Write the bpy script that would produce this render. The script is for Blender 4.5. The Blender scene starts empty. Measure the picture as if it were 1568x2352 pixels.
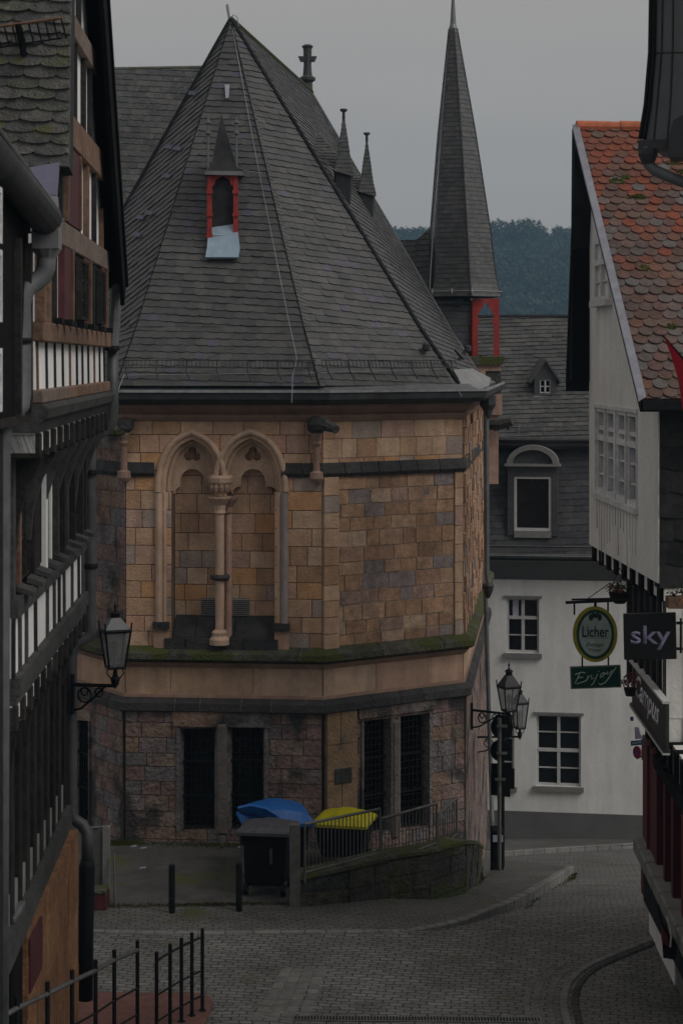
import bpy, bmesh, math, random
from mathutils import Vector, Matrix, Euler
random.seed(7)
scn = bpy.context.scene
COL = scn.collection
# ---------------------------------------------------------------- camera, world, sun, exposure
FPX, CX, HZ, CAMZ = 4500.0, 784.0, 830.0, 7.8      # focal length / principal point in units of a 1568x2352 picture
cam_d = bpy.data.cameras.new('camera'); cam = bpy.data.objects.new('camera', cam_d); COL.objects.link(cam)
cam.location = (0, 0, CAMZ); cam.rotation_euler = (math.pi/2, 0, 0)
cam_d.sensor_fit = 'AUTO'; cam_d.sensor_width = 36
cam_d.lens = 36*FPX/2352.0
cam_d.shift_y = -(1176.0-HZ)/2352.0
cam_d.clip_start = 0.5; cam_d.clip_end = 6000
cam_d.dof.use_dof = True; cam_d.dof.focus_distance = 32; cam_d.dof.aperture_fstop = 4.0
scn.camera = cam
SUN_EL, SUN_AZ = math.radians(43), math.radians(120)   # high overcast light, a little stronger from the right
w = bpy.data.worlds.new('World'); scn.world = w; w.use_nodes = True
nt = w.node_tree; nt.nodes.clear()
out = nt.nodes.new('ShaderNodeOutputWorld'); bg = nt.nodes.new('ShaderNodeBackground')
sky = nt.nodes.new('ShaderNodeTexSky'); sky.sky_type = 'NISHITA'; sky.sun_disc = False
sky.sun_elevation = SUN_EL; sky.sun_rotation = SUN_AZ; sky.air_density = 1.0; sky.dust_density = 4.0
mx = nt.nodes.new('ShaderNodeMix'); mx.data_type = 'RGBA'; mx.inputs[0].default_value = 0.93
mx.inputs[7].default_value = (3.2, 3.15, 3.10, 1)      # the flat overcast layer
cn = nt.nodes.new('ShaderNodeTexNoise'); cn.inputs['Scale'].default_value = 2.2; cn.inputs['Detail'].default_value = 5
ctc = nt.nodes.new('ShaderNodeTexCoord'); cmp_ = nt.nodes.new('ShaderNodeMapping'); cmp_.inputs['Scale'].default_value = (1, 1, 3.5)
nt.links.new(ctc.outputs['Generated'], cmp_.inputs[0]); nt.links.new(cmp_.outputs[0], cn.inputs['Vector'])
cr = nt.nodes.new('ShaderNodeValToRGB'); cr.color_ramp.elements[0].position = .35; cr.color_ramp.elements[0].color = (3.40, 3.12, 2.88, 1)
cr.color_ramp.elements[1].position = .65; cr.color_ramp.elements[1].color = (3.95, 3.60, 3.32, 1); nt.links.new(cn.outputs['Fac'], cr.inputs[0]); nt.links.new(cr.outputs[0], mx.inputs[7])
nt.links.new(sky.outputs[0], mx.inputs[6]); nt.links.new(mx.outputs[2], bg.inputs[0])
bg.inputs[1].default_value = 0.105
nt.links.new(bg.outputs[0], out.inputs[0])
sl = bpy.data.lights.new('sun', 'SUN'); sl.energy = 1.5; sl.angle = math.radians(35); sl.color = (1, .97, .93)
sun = bpy.data.objects.new('sun', sl); COL.objects.link(sun)
# light comes from azimuth SUN_AZ (clockwise from +y) at elevation SUN_EL
sd = Vector((math.sin(SUN_AZ)*math.cos(SUN_EL), math.cos(SUN_AZ)*math.cos(SUN_EL), math.sin(SUN_EL)))
sun.rotation_euler = sd.to_track_quat('Z', 'Y').to_euler()
scn.view_settings.view_transform = 'Standard'; scn.view_settings.look = 'None'
scn.view_settings.exposure = 0; scn.view_settings.gamma = 1
scn.cycles.volume_step_rate = 10; scn.cycles.volume_max_steps = 64; scn.cycles.max_bounces = 6
scn.cycles.volume_bounces = 0
# ---------------------------------------------------------------- helpers
def P(px, py, D):
    return Vector(((px-CX)/FPX*D, D, CAMZ-(py-HZ)/FPX*D))
def X(px, D): return (px-CX)/FPX*D
def Zy(py, D): return CAMZ-(py-HZ)/FPX*D
class Fr:
    """vertical facade frame: u along the wall, v = height, w = outward (towards the camera)"""
    def __init__(s, A, B):
        s.A = Vector((A[0], A[1])); B = Vector((B[0], B[1]))
        s.L = (B-s.A).length; s.u = (B-s.A)/s.L
        n = Vector((s.u.y, -s.u.x))
        if n.dot(-s.A) < 0: n = -n
        s.n = n
    def pt(s, u, v, w=0):
        q = s.A+s.u*u+s.n*w
        return Vector((q.x, q.y, v))
    def uv(s, px, py, w=0):
        d = Vector(((px-CX)/FPX, 1.0)); A = s.A+s.n*w
        t = A.dot(s.n)/d.dot(s.n); q = d*t
        return ((q-s.A).dot(s.u), CAMZ-(py-HZ)/FPX*t)
OFF = {}
def prop(o, label=None, cat=None, group=None, kind=None):
    if label: o['label'] = label
    if cat: o['category'] = cat
    if group: o['group'] = group
    if kind: o['kind'] = kind
    return o
def thing(name, loc, label, cat, group=None):
    o = bpy.data.objects.new(name, None); COL.objects.link(o); o.location = loc
    o.empty_display_size = .3
    OFF[o.name] = Vector(loc)
    return prop(o, label, cat, group)
class MB:
    def __init__(s): s.v = []; s.f = []; s.c = []
    def vs(s, pts, c=None):
        i = len(s.v); s.v += [tuple(p) for p in pts]
        s.c += [c if c is not None else .5]*len(pts); return i
    def face(s, pts, c=None):
        i = s.vs(pts, c); s.f.append(tuple(range(i, i+len(pts))))
    def prism(s, bot, top, c=None):
        n = len(bot); i = s.vs(list(bot)+list(top), c)
        s.f.append(tuple(range(i+n-1, i-1, -1))); s.f.append(tuple(range(i+n, i+2*n)))
        for k in range(n):
            a, b = i+k, i+(k+1) % n; s.f.append((a, b, b+n, a+n))
    def box(s, x0, x1, y0, y1, z0, z1, c=None):
        s.prism([(x0, y0, z0), (x1, y0, z0), (x1, y1, z0), (x0, y1, z0)], [(x0, y0, z1), (x1, y0, z1), (x1, y1, z1), (x0, y1, z1)], c)
    def fbox(s, fr, u0, u1, v0, v1, w0, w1, c=None):
        q = lambda w: [fr.pt(u0, v0, w), fr.pt(u1, v0, w), fr.pt(u1, v1, w), fr.pt(u0, v1, w)]
        s.prism(q(w0), q(w1), c)
    def fpoly(s, fr, poly, w0, w1, c=None):
        s.prism([fr.pt(a, b, w0) for a, b in poly], [fr.pt(a, b, w1) for a, b in poly], c)
    def tube(s, pts, r, n=8, c=None, caps=True):
        pts = [Vector(p) for p in pts]; rs = r if isinstance(r, (list, tuple)) else [r]*len(pts)
        rings = []; up = None
        for k, p in enumerate(pts):
            t = (pts[min(k+1, len(pts)-1)]-pts[max(k-1, 0)]).normalized()
            if up is None: up = Vector((0, 0, 1)) if abs(t.z) < .9 else Vector((1, 0, 0))
            a = t.cross(up).normalized(); b = a.cross(t).normalized(); up = b
            rings.append(s.vs([p+(a*math.cos(2*math.pi*j/n)+b*math.sin(2*math.pi*j/n))*rs[k] for j in range(n)], c))
        for k in range(len(rings)-1):
            for j in range(n):
                j2 = (j+1) % n; s.f.append((rings[k]+j, rings[k]+j2, rings[k+1]+j2, rings[k+1]+j))
        if caps:
            s.f.append(tuple(rings[0]+j for j in range(n-1, -1, -1))); s.f.append(tuple(rings[-1]+j for j in range(n)))
    def lathe(s, cx, cy, prof, n=12, c=None, rot=0):
        rings = [s.vs([(cx+r*math.cos(rot+2*math.pi*j/n), cy+r*math.sin(rot+2*math.pi*j/n), z) for j in range(n)], c) for r, z in prof]
        for k in range(len(rings)-1):
            for j in range(n):
                j2 = (j+1) % n; s.f.append((rings[k]+j, rings[k]+j2, rings[k+1]+j2, rings[k+1]+j))
        s.f.append(tuple(rings[0]+j for j in range(n-1, -1, -1))); s.f.append(tuple(rings[-1]+j for j in range(n)))
    def sweep(s, path, prof, c=None, closed=False):
        """path: plan points; prof: (outward offset, z) loop swept with mitred corners; outward = right-hand side of travel"""
        path = [Vector((p[0], p[1])) for p in path]; rings = []
        zs = None
        for k, p in enumerate(path):
            if k == 0: d1 = d2 = (path[1]-p).normalized()
            elif k == len(path)-1: d1 = d2 = (p-path[k-1]).normalized()
            else: d1 = (p-path[k-1]).normalized(); d2 = (path[k+1]-p).normalized()
            n1 = Vector((d1.y, -d1.x)); n2 = Vector((d2.y, -d2.x)); m = (n1+n2).normalized(); m = m/max(.3, m.dot(n1))
            rings.append(s.vs([(p.x+m.x*o, p.y+m.y*o, z) for o, z in prof], c))
        n = len(prof)
        for k in range(len(rings)-1):
            for j in range(n):
                j2 = (j+1) % n; s.f.append((rings[k]+j, rings[k]+j2, rings[k+1]+j2, rings[k+1]+j))
        s.f.append(tuple(rings[0]+j for j in range(n))); s.f.append(tuple(rings[-1]+j for j in range(n-1, -1, -1)))
    def build(s, name, mat, parent=None, smooth=False, label=None, cat=None, group=None, kind=None, bevel=0, keep=False):
        me = bpy.data.meshes.new(name)
        if parent is not None: off = OFF[parent.name]
        elif keep: off = Vector((0, 0, 0))
        else:
            xs = [p[0] for p in s.v]; ys = [p[1] for p in s.v]; zs = [p[2] for p in s.v]
            off = Vector(((min(xs)+max(xs))/2, (min(ys)+max(ys))/2, min(zs)))
        me.from_pydata([(p[0]-off.x, p[1]-off.y, p[2]-off.z) for p in s.v], [], s.f)
        at = me.attributes.new('Col', 'FLOAT', 'POINT'); at.data.foreach_set('value', s.c)
        bm = bmesh.new(); bm.from_mesh(me); bmesh.ops.recalc_face_normals(bm, faces=bm.faces); bm.to_mesh(me); bm.free()
        if smooth:
            for p in me.polygons: p.use_smooth = True
        me.materials.append(mat)
        o = bpy.data.objects.new(name, me); COL.objects.link(o)
        if parent is not None: o.parent = parent
        else: o.location = off
        OFF[o.name] = off.copy()
        if bevel:
            b = o.modifiers.new('bevel', 'BEVEL'); b.width = bevel; b.segments = 1; b.limit_method = 'ANGLE'
        return prop(o, label, cat, group, kind)
def dup(root, delta, label=None, rotz=0):
    def cp(o, par):
        c = o.copy(); COL.objects.link(c)
        if par: c.parent = par
        for ch in list(o.children): cp(ch, c)
        return c
    c = cp(root, None); c.location = root.location+Vector(delta); c.rotation_euler.z += rotz
    if label: c['label'] = label
    OFF[c.name] = Vector(c.location)
    return c
# 2-D clipping
def clip_half(poly, a, b, keep_left=True):
    out = []; n = len(poly); ex, ey = b[0]-a[0], b[1]-a[1]
    def sd(p):
        d = ex*(p[1]-a[1])-ey*(p[0]-a[0]); return d if keep_left else -d
    for i in range(n):
        p, q = poly[i], poly[(i+1) % n]; dp, dq = sd(p), sd(q)
        if dp >= 0: out.append(p)
        if (dp > 0 and dq < 0) or (dp < 0 and dq > 0):
            t = dp/(dp-dq); out.append((p[0]+(q[0]-p[0])*t, p[1]+(q[1]-p[1])*t))
    return out
def area(poly): return .5*sum(poly[i][0]*poly[(i+1) % len(poly)][1]-poly[(i+1) % len(poly)][0]*poly[i][1] for i in range(len(poly)))
def ccw(poly): return poly if area(poly) > 0 else poly[::-1]
def clip_to(poly, conv):
    for i in range(len(conv)):
        if len(poly) < 3: return []
        poly = clip_half(poly, conv[i], conv[(i+1) % len(conv)])
    return poly if len(poly) > 2 and abs(area(poly)) > 1e-5 else []
def minus(poly, conv):
    res = []; rest = poly
    for i in range(len(conv)):
        a, b = conv[i], conv[(i+1) % len(conv)]
        o = clip_half(rest, a, b, False)
        if len(o) > 2 and abs(area(o)) > 1e-5: res.append(o)
        rest = clip_half(rest, a, b, True)
        if len(rest) < 3: break
    return res
def minus_all(poly, holes):
    ps = [poly]
    for h in holes:
        nx = []
        for p in ps: nx += minus(p, h)
        ps = nx
    return ps
def circ(cx, cy, rx, ry=None, n=14, a0=0): return [(cx+rx*math.cos(a0+2*math.pi*k/n), cy+(ry or rx)*math.sin(a0+2*math.pi*k/n)) for k in range(n)]
def blocks(mb, fr, u0, u1, v0, v1, rows, wmin, wmax, holes=(), gap=.012, w0=0, relief=.015, rough=.012, joint_c=.5, back=True, conv=None):
    holes = [ccw(h) for h in holes]
    if isinstance(rows, (int, float)):
        n = max(1, round((v1-v0)/rows)); hs = [1+random.uniform(-.15, .15) for _ in range(n)]; s = sum(hs); vv = [v0]
        for h in hs: vv.append(vv[-1]+h/s*(v1-v0))
    else: vv = rows
    for a, b in zip(vv[:-1], vv[1:]):
        u = u0; first = True
        while u < u1-1e-4:
            wd = random.uniform(wmin, wmax)*(random.uniform(.4, 1) if first else 1); first = False
            e = min(u1, u+wd)
            if u1-e < wmin*.5: e = u1
            q = [(u+gap/2, a+gap/2), (e-gap/2, a+gap/2), (e-gap/2, b-gap/2), (u+gap/2, b-gap/2)]
            if e-u > gap*1.5:
                c = random.random(); t = w0+relief+random.uniform(0, rough)
                for p in minus_all(q, holes):
                    if conv: p = clip_to(p, conv)
                    if p: mb.fpoly(fr, p, w0-.02, t, c)
            u = e
    if back:
        pass
def backwall(mb, fr, u0, u1, v0, v1, holes=(), th=.35, w0=0):
    for p in minus_all([(u0, v0), (u1, v0), (u1, v1), (u0, v1)], [ccw(h) for h in holes]):
        mb.fpoly(fr, p, w0-th, w0, .5)
def tiles(mb, poly, w, h, rowdir=None, shape='slate', t=.02, slope=0.0, jit=.15, lap=1.5, crange=(0, 1), lift=0.0, cfun=None):
    """cover a planar convex roof polygon with real overlapping slates/tiles"""
    poly = [Vector(p) for p in poly]
    n = (poly[1]-poly[0]).cross(poly[2]-poly[0]).normalized()
    if n.z < 0: n = -n
    e1 = rowdir.normalized() if rowdir is not None else Vector((0, 0, 1)).cross(n).normalized()
    e1 = (e1-n*e1.dot(n)).normalized()
    e2 = n.cross(e1).normalized()
    if e2.z < 0: e2 = -e2
    if slope:
        a, b = e1*math.cos(slope)+e2*math.sin(slope), e2*math.cos(slope)-e1*math.sin(slope); e1, e2 = a, b
    O = poly[0]; P2 = ccw([((p-O).dot(e1), (p-O).dot(e2)) for p in poly])
    us = [p[0] for p in P2]; vs = [p[1] for p in P2]
    v = min(vs)-h; k = 0
    while v < max(vs):
        seg = clip_to([(min(us)-1, v), (max(us)+1, v), (max(us)+1, v+h*lap), (min(us)-1, v+h*lap)], P2)
        if seg:
            a0 = min(p[0] for p in seg); a1 = max(p[0] for p in seg)
            u = a0-w*random.uniform(.1, 1) if shape == 'slate' else math.floor(a0/w)*w-w*(.5 if k % 2 else 0)
            while u < a1:
                wd = w*(1+random.uniform(-jit, jit)) if shape == 'slate' else w
                hh = h*lap; dv = random.uniform(-.04, .04)*h
                if shape == 'slate': q = [(u, v+dv+h*.10), (u+wd*.35, v+dv-h*.02), (u+wd*.85, v+dv), (u+wd, v+dv+h*.10), (u+wd, v+hh), (u, v+hh)]
                elif shape == 'scale': q = [(u+wd*(.5-.5*math.cos(math.pi*j/6)), v+dv+h*.32*(1-math.sin(math.pi*j/6))**1.0) for j in range(7)]+[(u+wd, v+hh), (u, v+hh)]
                else: q = [(u+wd*(.5-.49*math.cos(math.pi*j/8)), v+dv+h*.55*(1-math.sin(math.pi*j/8))) for j in range(9)]+[(u+wd*.99, v+hh), (u+wd*.01, v+hh)]
                p = clip_to(ccw(q), P2)
                if p:
                    c = cfun((v-min(vs))/(max(vs)-min(vs))) if cfun else random.uniform(*crange); tt = t*random.uniform(.75, 1.3)
                    z = lambda b: tt*max(0, 1-(b-v)/hh)
                    mb.prism([O+e1*a+e2*b+n*(lift+z(b)-tt*.7) for a, b in p], [O+e1*a+e2*b+n*(lift+z(b)) for a, b in p], c)
                u += wd
        v += h; k += 1
# ---------------------------------------------------------------- materials
MATS = {}
def near(cols, k=.5):
    m = [sum(c[i] for c in cols)/len(cols) for i in range(3)]
    return [tuple(m[i]+(c[i]-m[i])*k for i in range(3)) for c in cols]
def mat(name, cols, rough=.8, noise=(6, .25), bump=(30, .15), metal=0, interp='CONSTANT', moss=None, spec=.3, fine=None, streak=0):
    """cols: list of base colours picked per block by the 'Col' attribute (or one colour); weathering noise on top"""
    m = bpy.data.materials.new(name); m.use_nodes = True; nt = m.node_tree; N = nt.nodes; Lk = nt.links
    b = N['Principled BSDF']; b.inputs['Roughness'].default_value = rough; b.inputs['Metallic'].default_value = metal
    b.inputs['Specular IOR Level'].default_value = spec
    tc = N.new('ShaderNodeTexCoord')
    if len(cols) > 1:
        a = N.new('ShaderNodeAttribute'); a.attribute_name = 'Col'
        r = N.new('ShaderNodeValToRGB'); r.color_ramp.interpolation = interp
        el = r.color_ramp.elements
        while len(el) > 1: el.remove(el[-1])
        el[0].position = 0; el[0].color = (*cols[0], 1)
        for i, c in enumerate(cols[1:]): e = el.new((i+1)/(len(cols) if interp == 'CONSTANT' else len(cols)-1)); e.color = (*c, 1)
        Lk.new(a.outputs['Fac'], r.inputs[0]); cur = r.outputs[0]
    else:
        rgb = N.new('ShaderNodeRGB'); rgb.outputs[0].default_value = (*cols[0], 1); cur = rgb.outputs[0]
    def mul(cur, scale, amt, detail=4, stretch=None):
        nz = N.new('ShaderNodeTexNoise'); nz.inputs['Scale'].default_value = scale; nz.inputs['Detail'].default_value = detail; nz.inputs['Roughness'].default_value = .65
        if stretch:
            mp = N.new('ShaderNodeMapping'); mp.inputs['Scale'].default_value = stretch; Lk.new(tc.outputs['Object'], mp.inputs[0]); Lk.new(mp.outputs[0], nz.inputs['Vector'])
        else: Lk.new(tc.outputs['Object'], nz.inputs['Vector'])
        mr = N.new('ShaderNodeMapRange'); mr.inputs[1].default_value = .3; mr.inputs[2].default_value = .7
        mr.inputs[3].default_value = 1-amt; mr.inputs[4].default_value = 1+amt; Lk.new(nz.outputs['Fac'], mr.inputs[0])
        mm = N.new('ShaderNodeMix'); mm.data_type = 'RGBA'; mm.blend_type = 'MULTIPLY'; mm.inputs[0].default_value = 1
        Lk.new(cur, mm.inputs[6]); Lk.new(mr.outputs[0], mm.inputs[7]); return mm.outputs[2], nz
    cur, _ = mul(cur, noise[0], noise[1])
    cur, _ = mul(cur, noise[0]*.14, noise[1]*.7, 3)
    if fine: cur, _ = mul(cur, fine[0], fine[1], 3)
    if streak: cur, _ = mul(cur, 1.6, streak, 5, (1.6, 1.6, .28))
    if moss:
        nz = N.new('ShaderNodeTexNoise'); nz.inputs['Scale'].default_value = moss[1]; nz.inputs['Detail'].default_value = 6; Lk.new(tc.outputs['Object'], nz.inputs['Vector'])
        mr = N.new('ShaderNodeMapRange'); mr.inputs[1].default_value = moss[2]; mr.inputs[2].default_value = moss[2]+.08; Lk.new(nz.outputs['Fac'], mr.inputs[0])
        mm = N.new('ShaderNodeMix'); mm.data_type = 'RGBA'; mm.inputs[7].default_value = (*moss[0], 1)
        Lk.new(mr.outputs[0], mm.inputs[0]); Lk.new(cur, mm.inputs[6]); cur = mm.outputs[2]
    Lk.new(cur, b.inputs['Base Color'])
    if bump:
        nz = N.new('ShaderNodeTexNoise'); nz.inputs['Scale'].default_value = bump[0]; nz.inputs['Detail'].default_value = 5; Lk.new(tc.outputs['Object'], nz.inputs['Vector'])
        bp = N.new('ShaderNodeBump'); bp.inputs['Strength'].default_value = min(1, bump[1]*2); bp.inputs['Distance'].default_value = .02*bump[1]*4
        Lk.new(nz.outputs['Fac'], bp.inputs['Height']); Lk.new(bp.outputs[0], b.inputs['Normal'])
    MATS[name] = m; return m
SL = [(0.0528, 0.0546, 0.0554), (0.0616, 0.0625, 0.0625), (0.0458, 0.0466, 0.0484), (0.0678, 0.0678, 0.0651), (0.0563, 0.0563, 0.0581), (0.0722, 0.0722, 0.0695), (0.0510, 0.0510, 0.0502)]
M = dict(
 slate=mat('slate', SL*4+[(.07, .066, .09)], .5, (9, .22), (40, .2), spec=.5),
 slate_flat=mat('slate_underlay', [(.03, .03, .032)], .9),
 slate_old=mat('lichen slate', [(.065, .066, .066), (.078, .077, .073), (.058, .059, .06), (.09, .088, .082), (.07, .07, .07)], .7, (9, .3), (30, .4), moss=((.14, .14, .12), 7, .63)),
 slate_moss=mat('mossy slate', [(.085, .085, .08), (.11, .108, .10), (.095, .10, .08), (.075, .075, .075)], .8, (12, .35), (40, .4), moss=((.10, .10, .04), 3, .6)),
 ash=mat('ashlar sandstone', near([(0.530, 0.345, 0.221), (0.479, 0.308, 0.192), (0.580, 0.406, 0.279), (0.504, 0.320, 0.233), (0.416, 0.246, 0.151), (0.555, 0.370, 0.250), (0.441, 0.289, 0.233), (0.580, 0.308, 0.140), (0.530, 0.376, 0.256), (0.391, 0.233, 0.134), (0.340, 0.289, 0.262), (0.467, 0.302, 0.198), (0.504, 0.296, 0.210)], .75), .9, (5, .16), (25, .3), fine=(45, .15), streak=0.22),
 rub=mat('rough sandstone', near([(0.375, 0.225, 0.135), (0.325, 0.192, 0.115), (0.425, 0.277, 0.182), (0.463, 0.334, 0.236), (0.350, 0.206, 0.135), (0.275, 0.161, 0.101), (0.388, 0.244, 0.162), (0.213, 0.192, 0.203), (0.413, 0.244, 0.149), (0.312, 0.206, 0.176)], .75), .95, (7, .3), (18, .3), fine=(40, .22), moss=((.17, .15, .14), 2.2, .66), streak=0.22),
 low=mat('red brown sandstone', near([(0.245, 0.167, 0.148), (0.208, 0.179, 0.173), (0.281, 0.185, 0.129), (0.245, 0.161, 0.153), (0.184, 0.172, 0.179), (0.264, 0.179, 0.135), (0.214, 0.143, 0.135), (0.270, 0.208, 0.167), (0.159, 0.156, 0.160)], .8), .95, (5, .3), (14, .7), fine=(30, .25), moss=((.062, .058, .056), 1.1, .53), streak=0.22),
 mortar=mat('mortar', [(.36, .28, .21)], .95, (8, .25), (40, .3)),
 mortar_ash=mat('fine dark joint', [(.15, .105, .08)], .95, (8, .25), (40, .3)),
 mortar_lo=mat('dark mortar', [(.085, .07, .062)], .95, (8, .25), (40, .3)),
 trim=mat('dressed sandstone', [(0.470, 0.313, 0.210), (0.504, 0.356, 0.260), (0.448, 0.292, 0.210)], .85, (4, .15), (30, .15), fine=(40, .12), streak=0.22),
 trim_gray=mat('grey dressed stone', [(.27, .24, .24), (.31, .27, .26)], .85, (4, .2), (30, .2)),
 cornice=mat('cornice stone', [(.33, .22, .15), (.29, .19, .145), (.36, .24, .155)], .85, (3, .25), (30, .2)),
 dark=mat('dark weathered stone', [(0.040, 0.040, 0.042), (0.054, 0.053, 0.052), (0.047, 0.045, 0.043)], .8, (6, .3), (20, .4)),
 mossy=mat('mossy stone', [(.085, .085, .07), (.075, .077, .058), (.095, .09, .07)], .95, (7, .4), (25, .7), moss=((.068, .078, .02), 2.2, .46), streak=0.22),
 mosswall=mat('mossy retaining stone', [(.05, .048, .04), (.06, .055, .04), (.045, .045, .042), (.075, .07, .055)], .95, (6, .4), (14, .8), moss=((.045, .055, .018), 1.6, .5), streak=0.22),
 lead=mat('lead sheet', [(.17, .17, .18)], .5, (4, .2), (12, .1), spec=.5),
 leadlight=mat('pale lead sheet', [(.30, .31, .36)], .45, (6, .2), (12, .1), spec=.5),
 zinc=mat('zinc gutter', [(.14, .145, .15)], .5, (5, .2), (12, .05), metal=.3),
 zincd=mat('dark zinc', [(.05, .05, .053)], .55, (5, .3), (20, .1), metal=.3),
 zincp=mat('zinc cladding', [(.13, .135, .14)], .6, (2, .12), (6, .05), metal=.2),
 iron=mat('black iron', [(.009, .009, .010)], .6, (8, .3), (30, .1), spec=.15),
 iron_gray=mat('galvanised steel', [(.13, .13, .125)], .55, (8, .25), (30, .1), metal=.4),
 wire=mat('conductor wire', [(.32, .33, .34)], .5, metal=.3),
 red=mat('red painted wood', [(.30, .035, .028)], .6, (8, .25), (20, .15)),
 white=mat('white plaster', [(.72, .72, .70)], .9, (1.2, .06), (30, .15), fine=(14, .04), streak=0.13),
 panel=mat('white infill panel', [(.80, .80, .80), (.76, .76, .75)], .9, (3, .07), (20, .1)),
 gable=mat('cracked white plaster', [(.74, .73, .70)], .9, (1.5, .08), (12, .25), fine=(16, .06), streak=0.08),
 plinth=mat('grey plinth', [(.13, .13, .13)], .9, (2, .12), (30, .2)),
 beamd=mat('dark timber', [(.020, .019, .018), (.030, .028, .027)], .9, (7, .35), (20, .3), spec=.08),
 beamg=mat('grey timber', [(.075, .075, .073), (.06, .06, .06)], .9, (7, .3), (20, .3), spec=.12),
 beamb=mat('brown timber', [(0.170, 0.102, 0.068), (0.136, 0.082, 0.055), (0.162, 0.123, 0.102)], .85, (9, .35), (20, .3)),
 shutter=mat('dark red shutter', [(.075, .018, .022)], .6, (7, .25), (20, .1)),
 redf=mat('dark red shopfront paint', [(.085, .012, .018)], .5, (6, .25), (20, .1)),
 black=mat('black paint', [(.008, .008, .008)], .9, (6, .3), (20, .1), spec=.08),
 blackw=mat('dark shingle', [(.03, .03, .03), (.022, .022, .023), (.037, .036, .036)], 0.9, (7, .3), (20, .2), spec=.08),
 win=mat('white window paint', [(.50, .50, .49)], .6, (7, .1), (20, .05)),
 winold=mat('weathered window paint', [(.62, .62, .62)], .8, (9, .2), (20, .15)),
 glass=mat('dark glass', [(.008, .009, .011)], .12, (2, .3), None, spec=.35),
 curtain=mat('curtained glass', [(.24, .24, .33)], .25, (2, .3), None, spec=.4),
 stone_g=mat('grey sill stone', [(.20, .20, .19)], .85, (6, .15), (30, .2)),
 orange=mat('orange sandstone wall', [(.24, .125, .06), (.20, .10, .05)], .95, (3, .3), (10, .5), fine=(20, .2), streak=0.22),
 tile=mat('clay tile', [(0.107, 0.088, 0.083), (0.129, 0.095, 0.088), (0.092, 0.067, 0.060), (0.118, 0.106, 0.102), (0.121, 0.070, 0.060), (0.103, 0.060, 0.049), (0.125, 0.081, 0.067), (0.140, 0.070, 0.049), (0.155, 0.060, 0.042), (0.169, 0.060, 0.039), (0.191, 0.056, 0.032)], .85, (14, .28), (40, .3), moss=((.055, .055, .02), 2.4, .66)),
 ridge=mat('ridge tile', [(.40, .12, .06)], .8, (10, .2), (40, .2)),
 moss=mat('moss', [(.085, .09, .015), (.06, .075, .012)], 1, (20, .4), (60, .8)),
 sgrn=mat('sign green', [(.002, .055, .032)], .35), swht=mat('sign white', [(.34, .42, .39)], .4), syel=mat('sign yellow', [(.34, .29, .03)], .4),
 sblk=mat('sign black', [(.006, .006, .006)], .4), sgry=mat('sign lettering', [(.24, .23, .36)], .5), senj=mat('sign script', [(.5, .6, .56)], .5), cmp=mat('fascia lettering', [(.62, .62, .68)], .5),
 sdk=mat('sign dark letters', [(.01, .03, .028)], .5), sfas=mat('fascia board', [(.035, .035, .037)], .5), sblue=mat('sign blue', [(.05, .12, .24)], .4), sred=mat('sign red', [(.30, .03, .045)], .4), sdblue=mat('sign deep blue', [(.03, .04, .16)], .4), snote=mat('notice paper', [(.42, .42, .52)], .8),
 binblue=mat('blue plastic', [(.012, .125, .42)], .42, (5, .12), (20, .03), spec=.5), binyel=mat('yellow plastic', [(.52, .48, .008)], .45, (5, .15), (20, .03)), binblk=mat('black plastic', [(.008, .008, .009)], .6, (5, .3), (20, .05), spec=.15), bingry=mat('charcoal plastic', [(.075, .075, .085)], .5, (5, .2), (20, .05)),
 leaf=mat('leaf', [(.05, .07, .02), (.07, .08, .03), (.035, .055, .02)], .8), flower=mat('flower', [(.30, .10, .03), (.36, .16, .05), (.25, .06, .05)], .8), pink=mat('pink blossom', [(.22, .06, .08), (.30, .10, .12)], .8),
 flag=mat('red flag cloth', [(.42, .015, .03)], .8, (3, .15), None), terra=mat('red paving', [(.17, .075, .06), (.14, .065, .055), (.16, .09, .06)], .9, (6, .25), (30, .3)),
 lglass=None,
)
def glassmat():
    m = bpy.data.materials.new('lantern glass'); m.use_nodes = True; b = m.node_tree.nodes['Principled BSDF']
    b.inputs['Base Color'].default_value = (.24, .25, .26, 1); b.inputs['Roughness'].default_value = .15; b.inputs['Alpha'].default_value = .5
    return m
M['lglass'] = glassmat()
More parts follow.
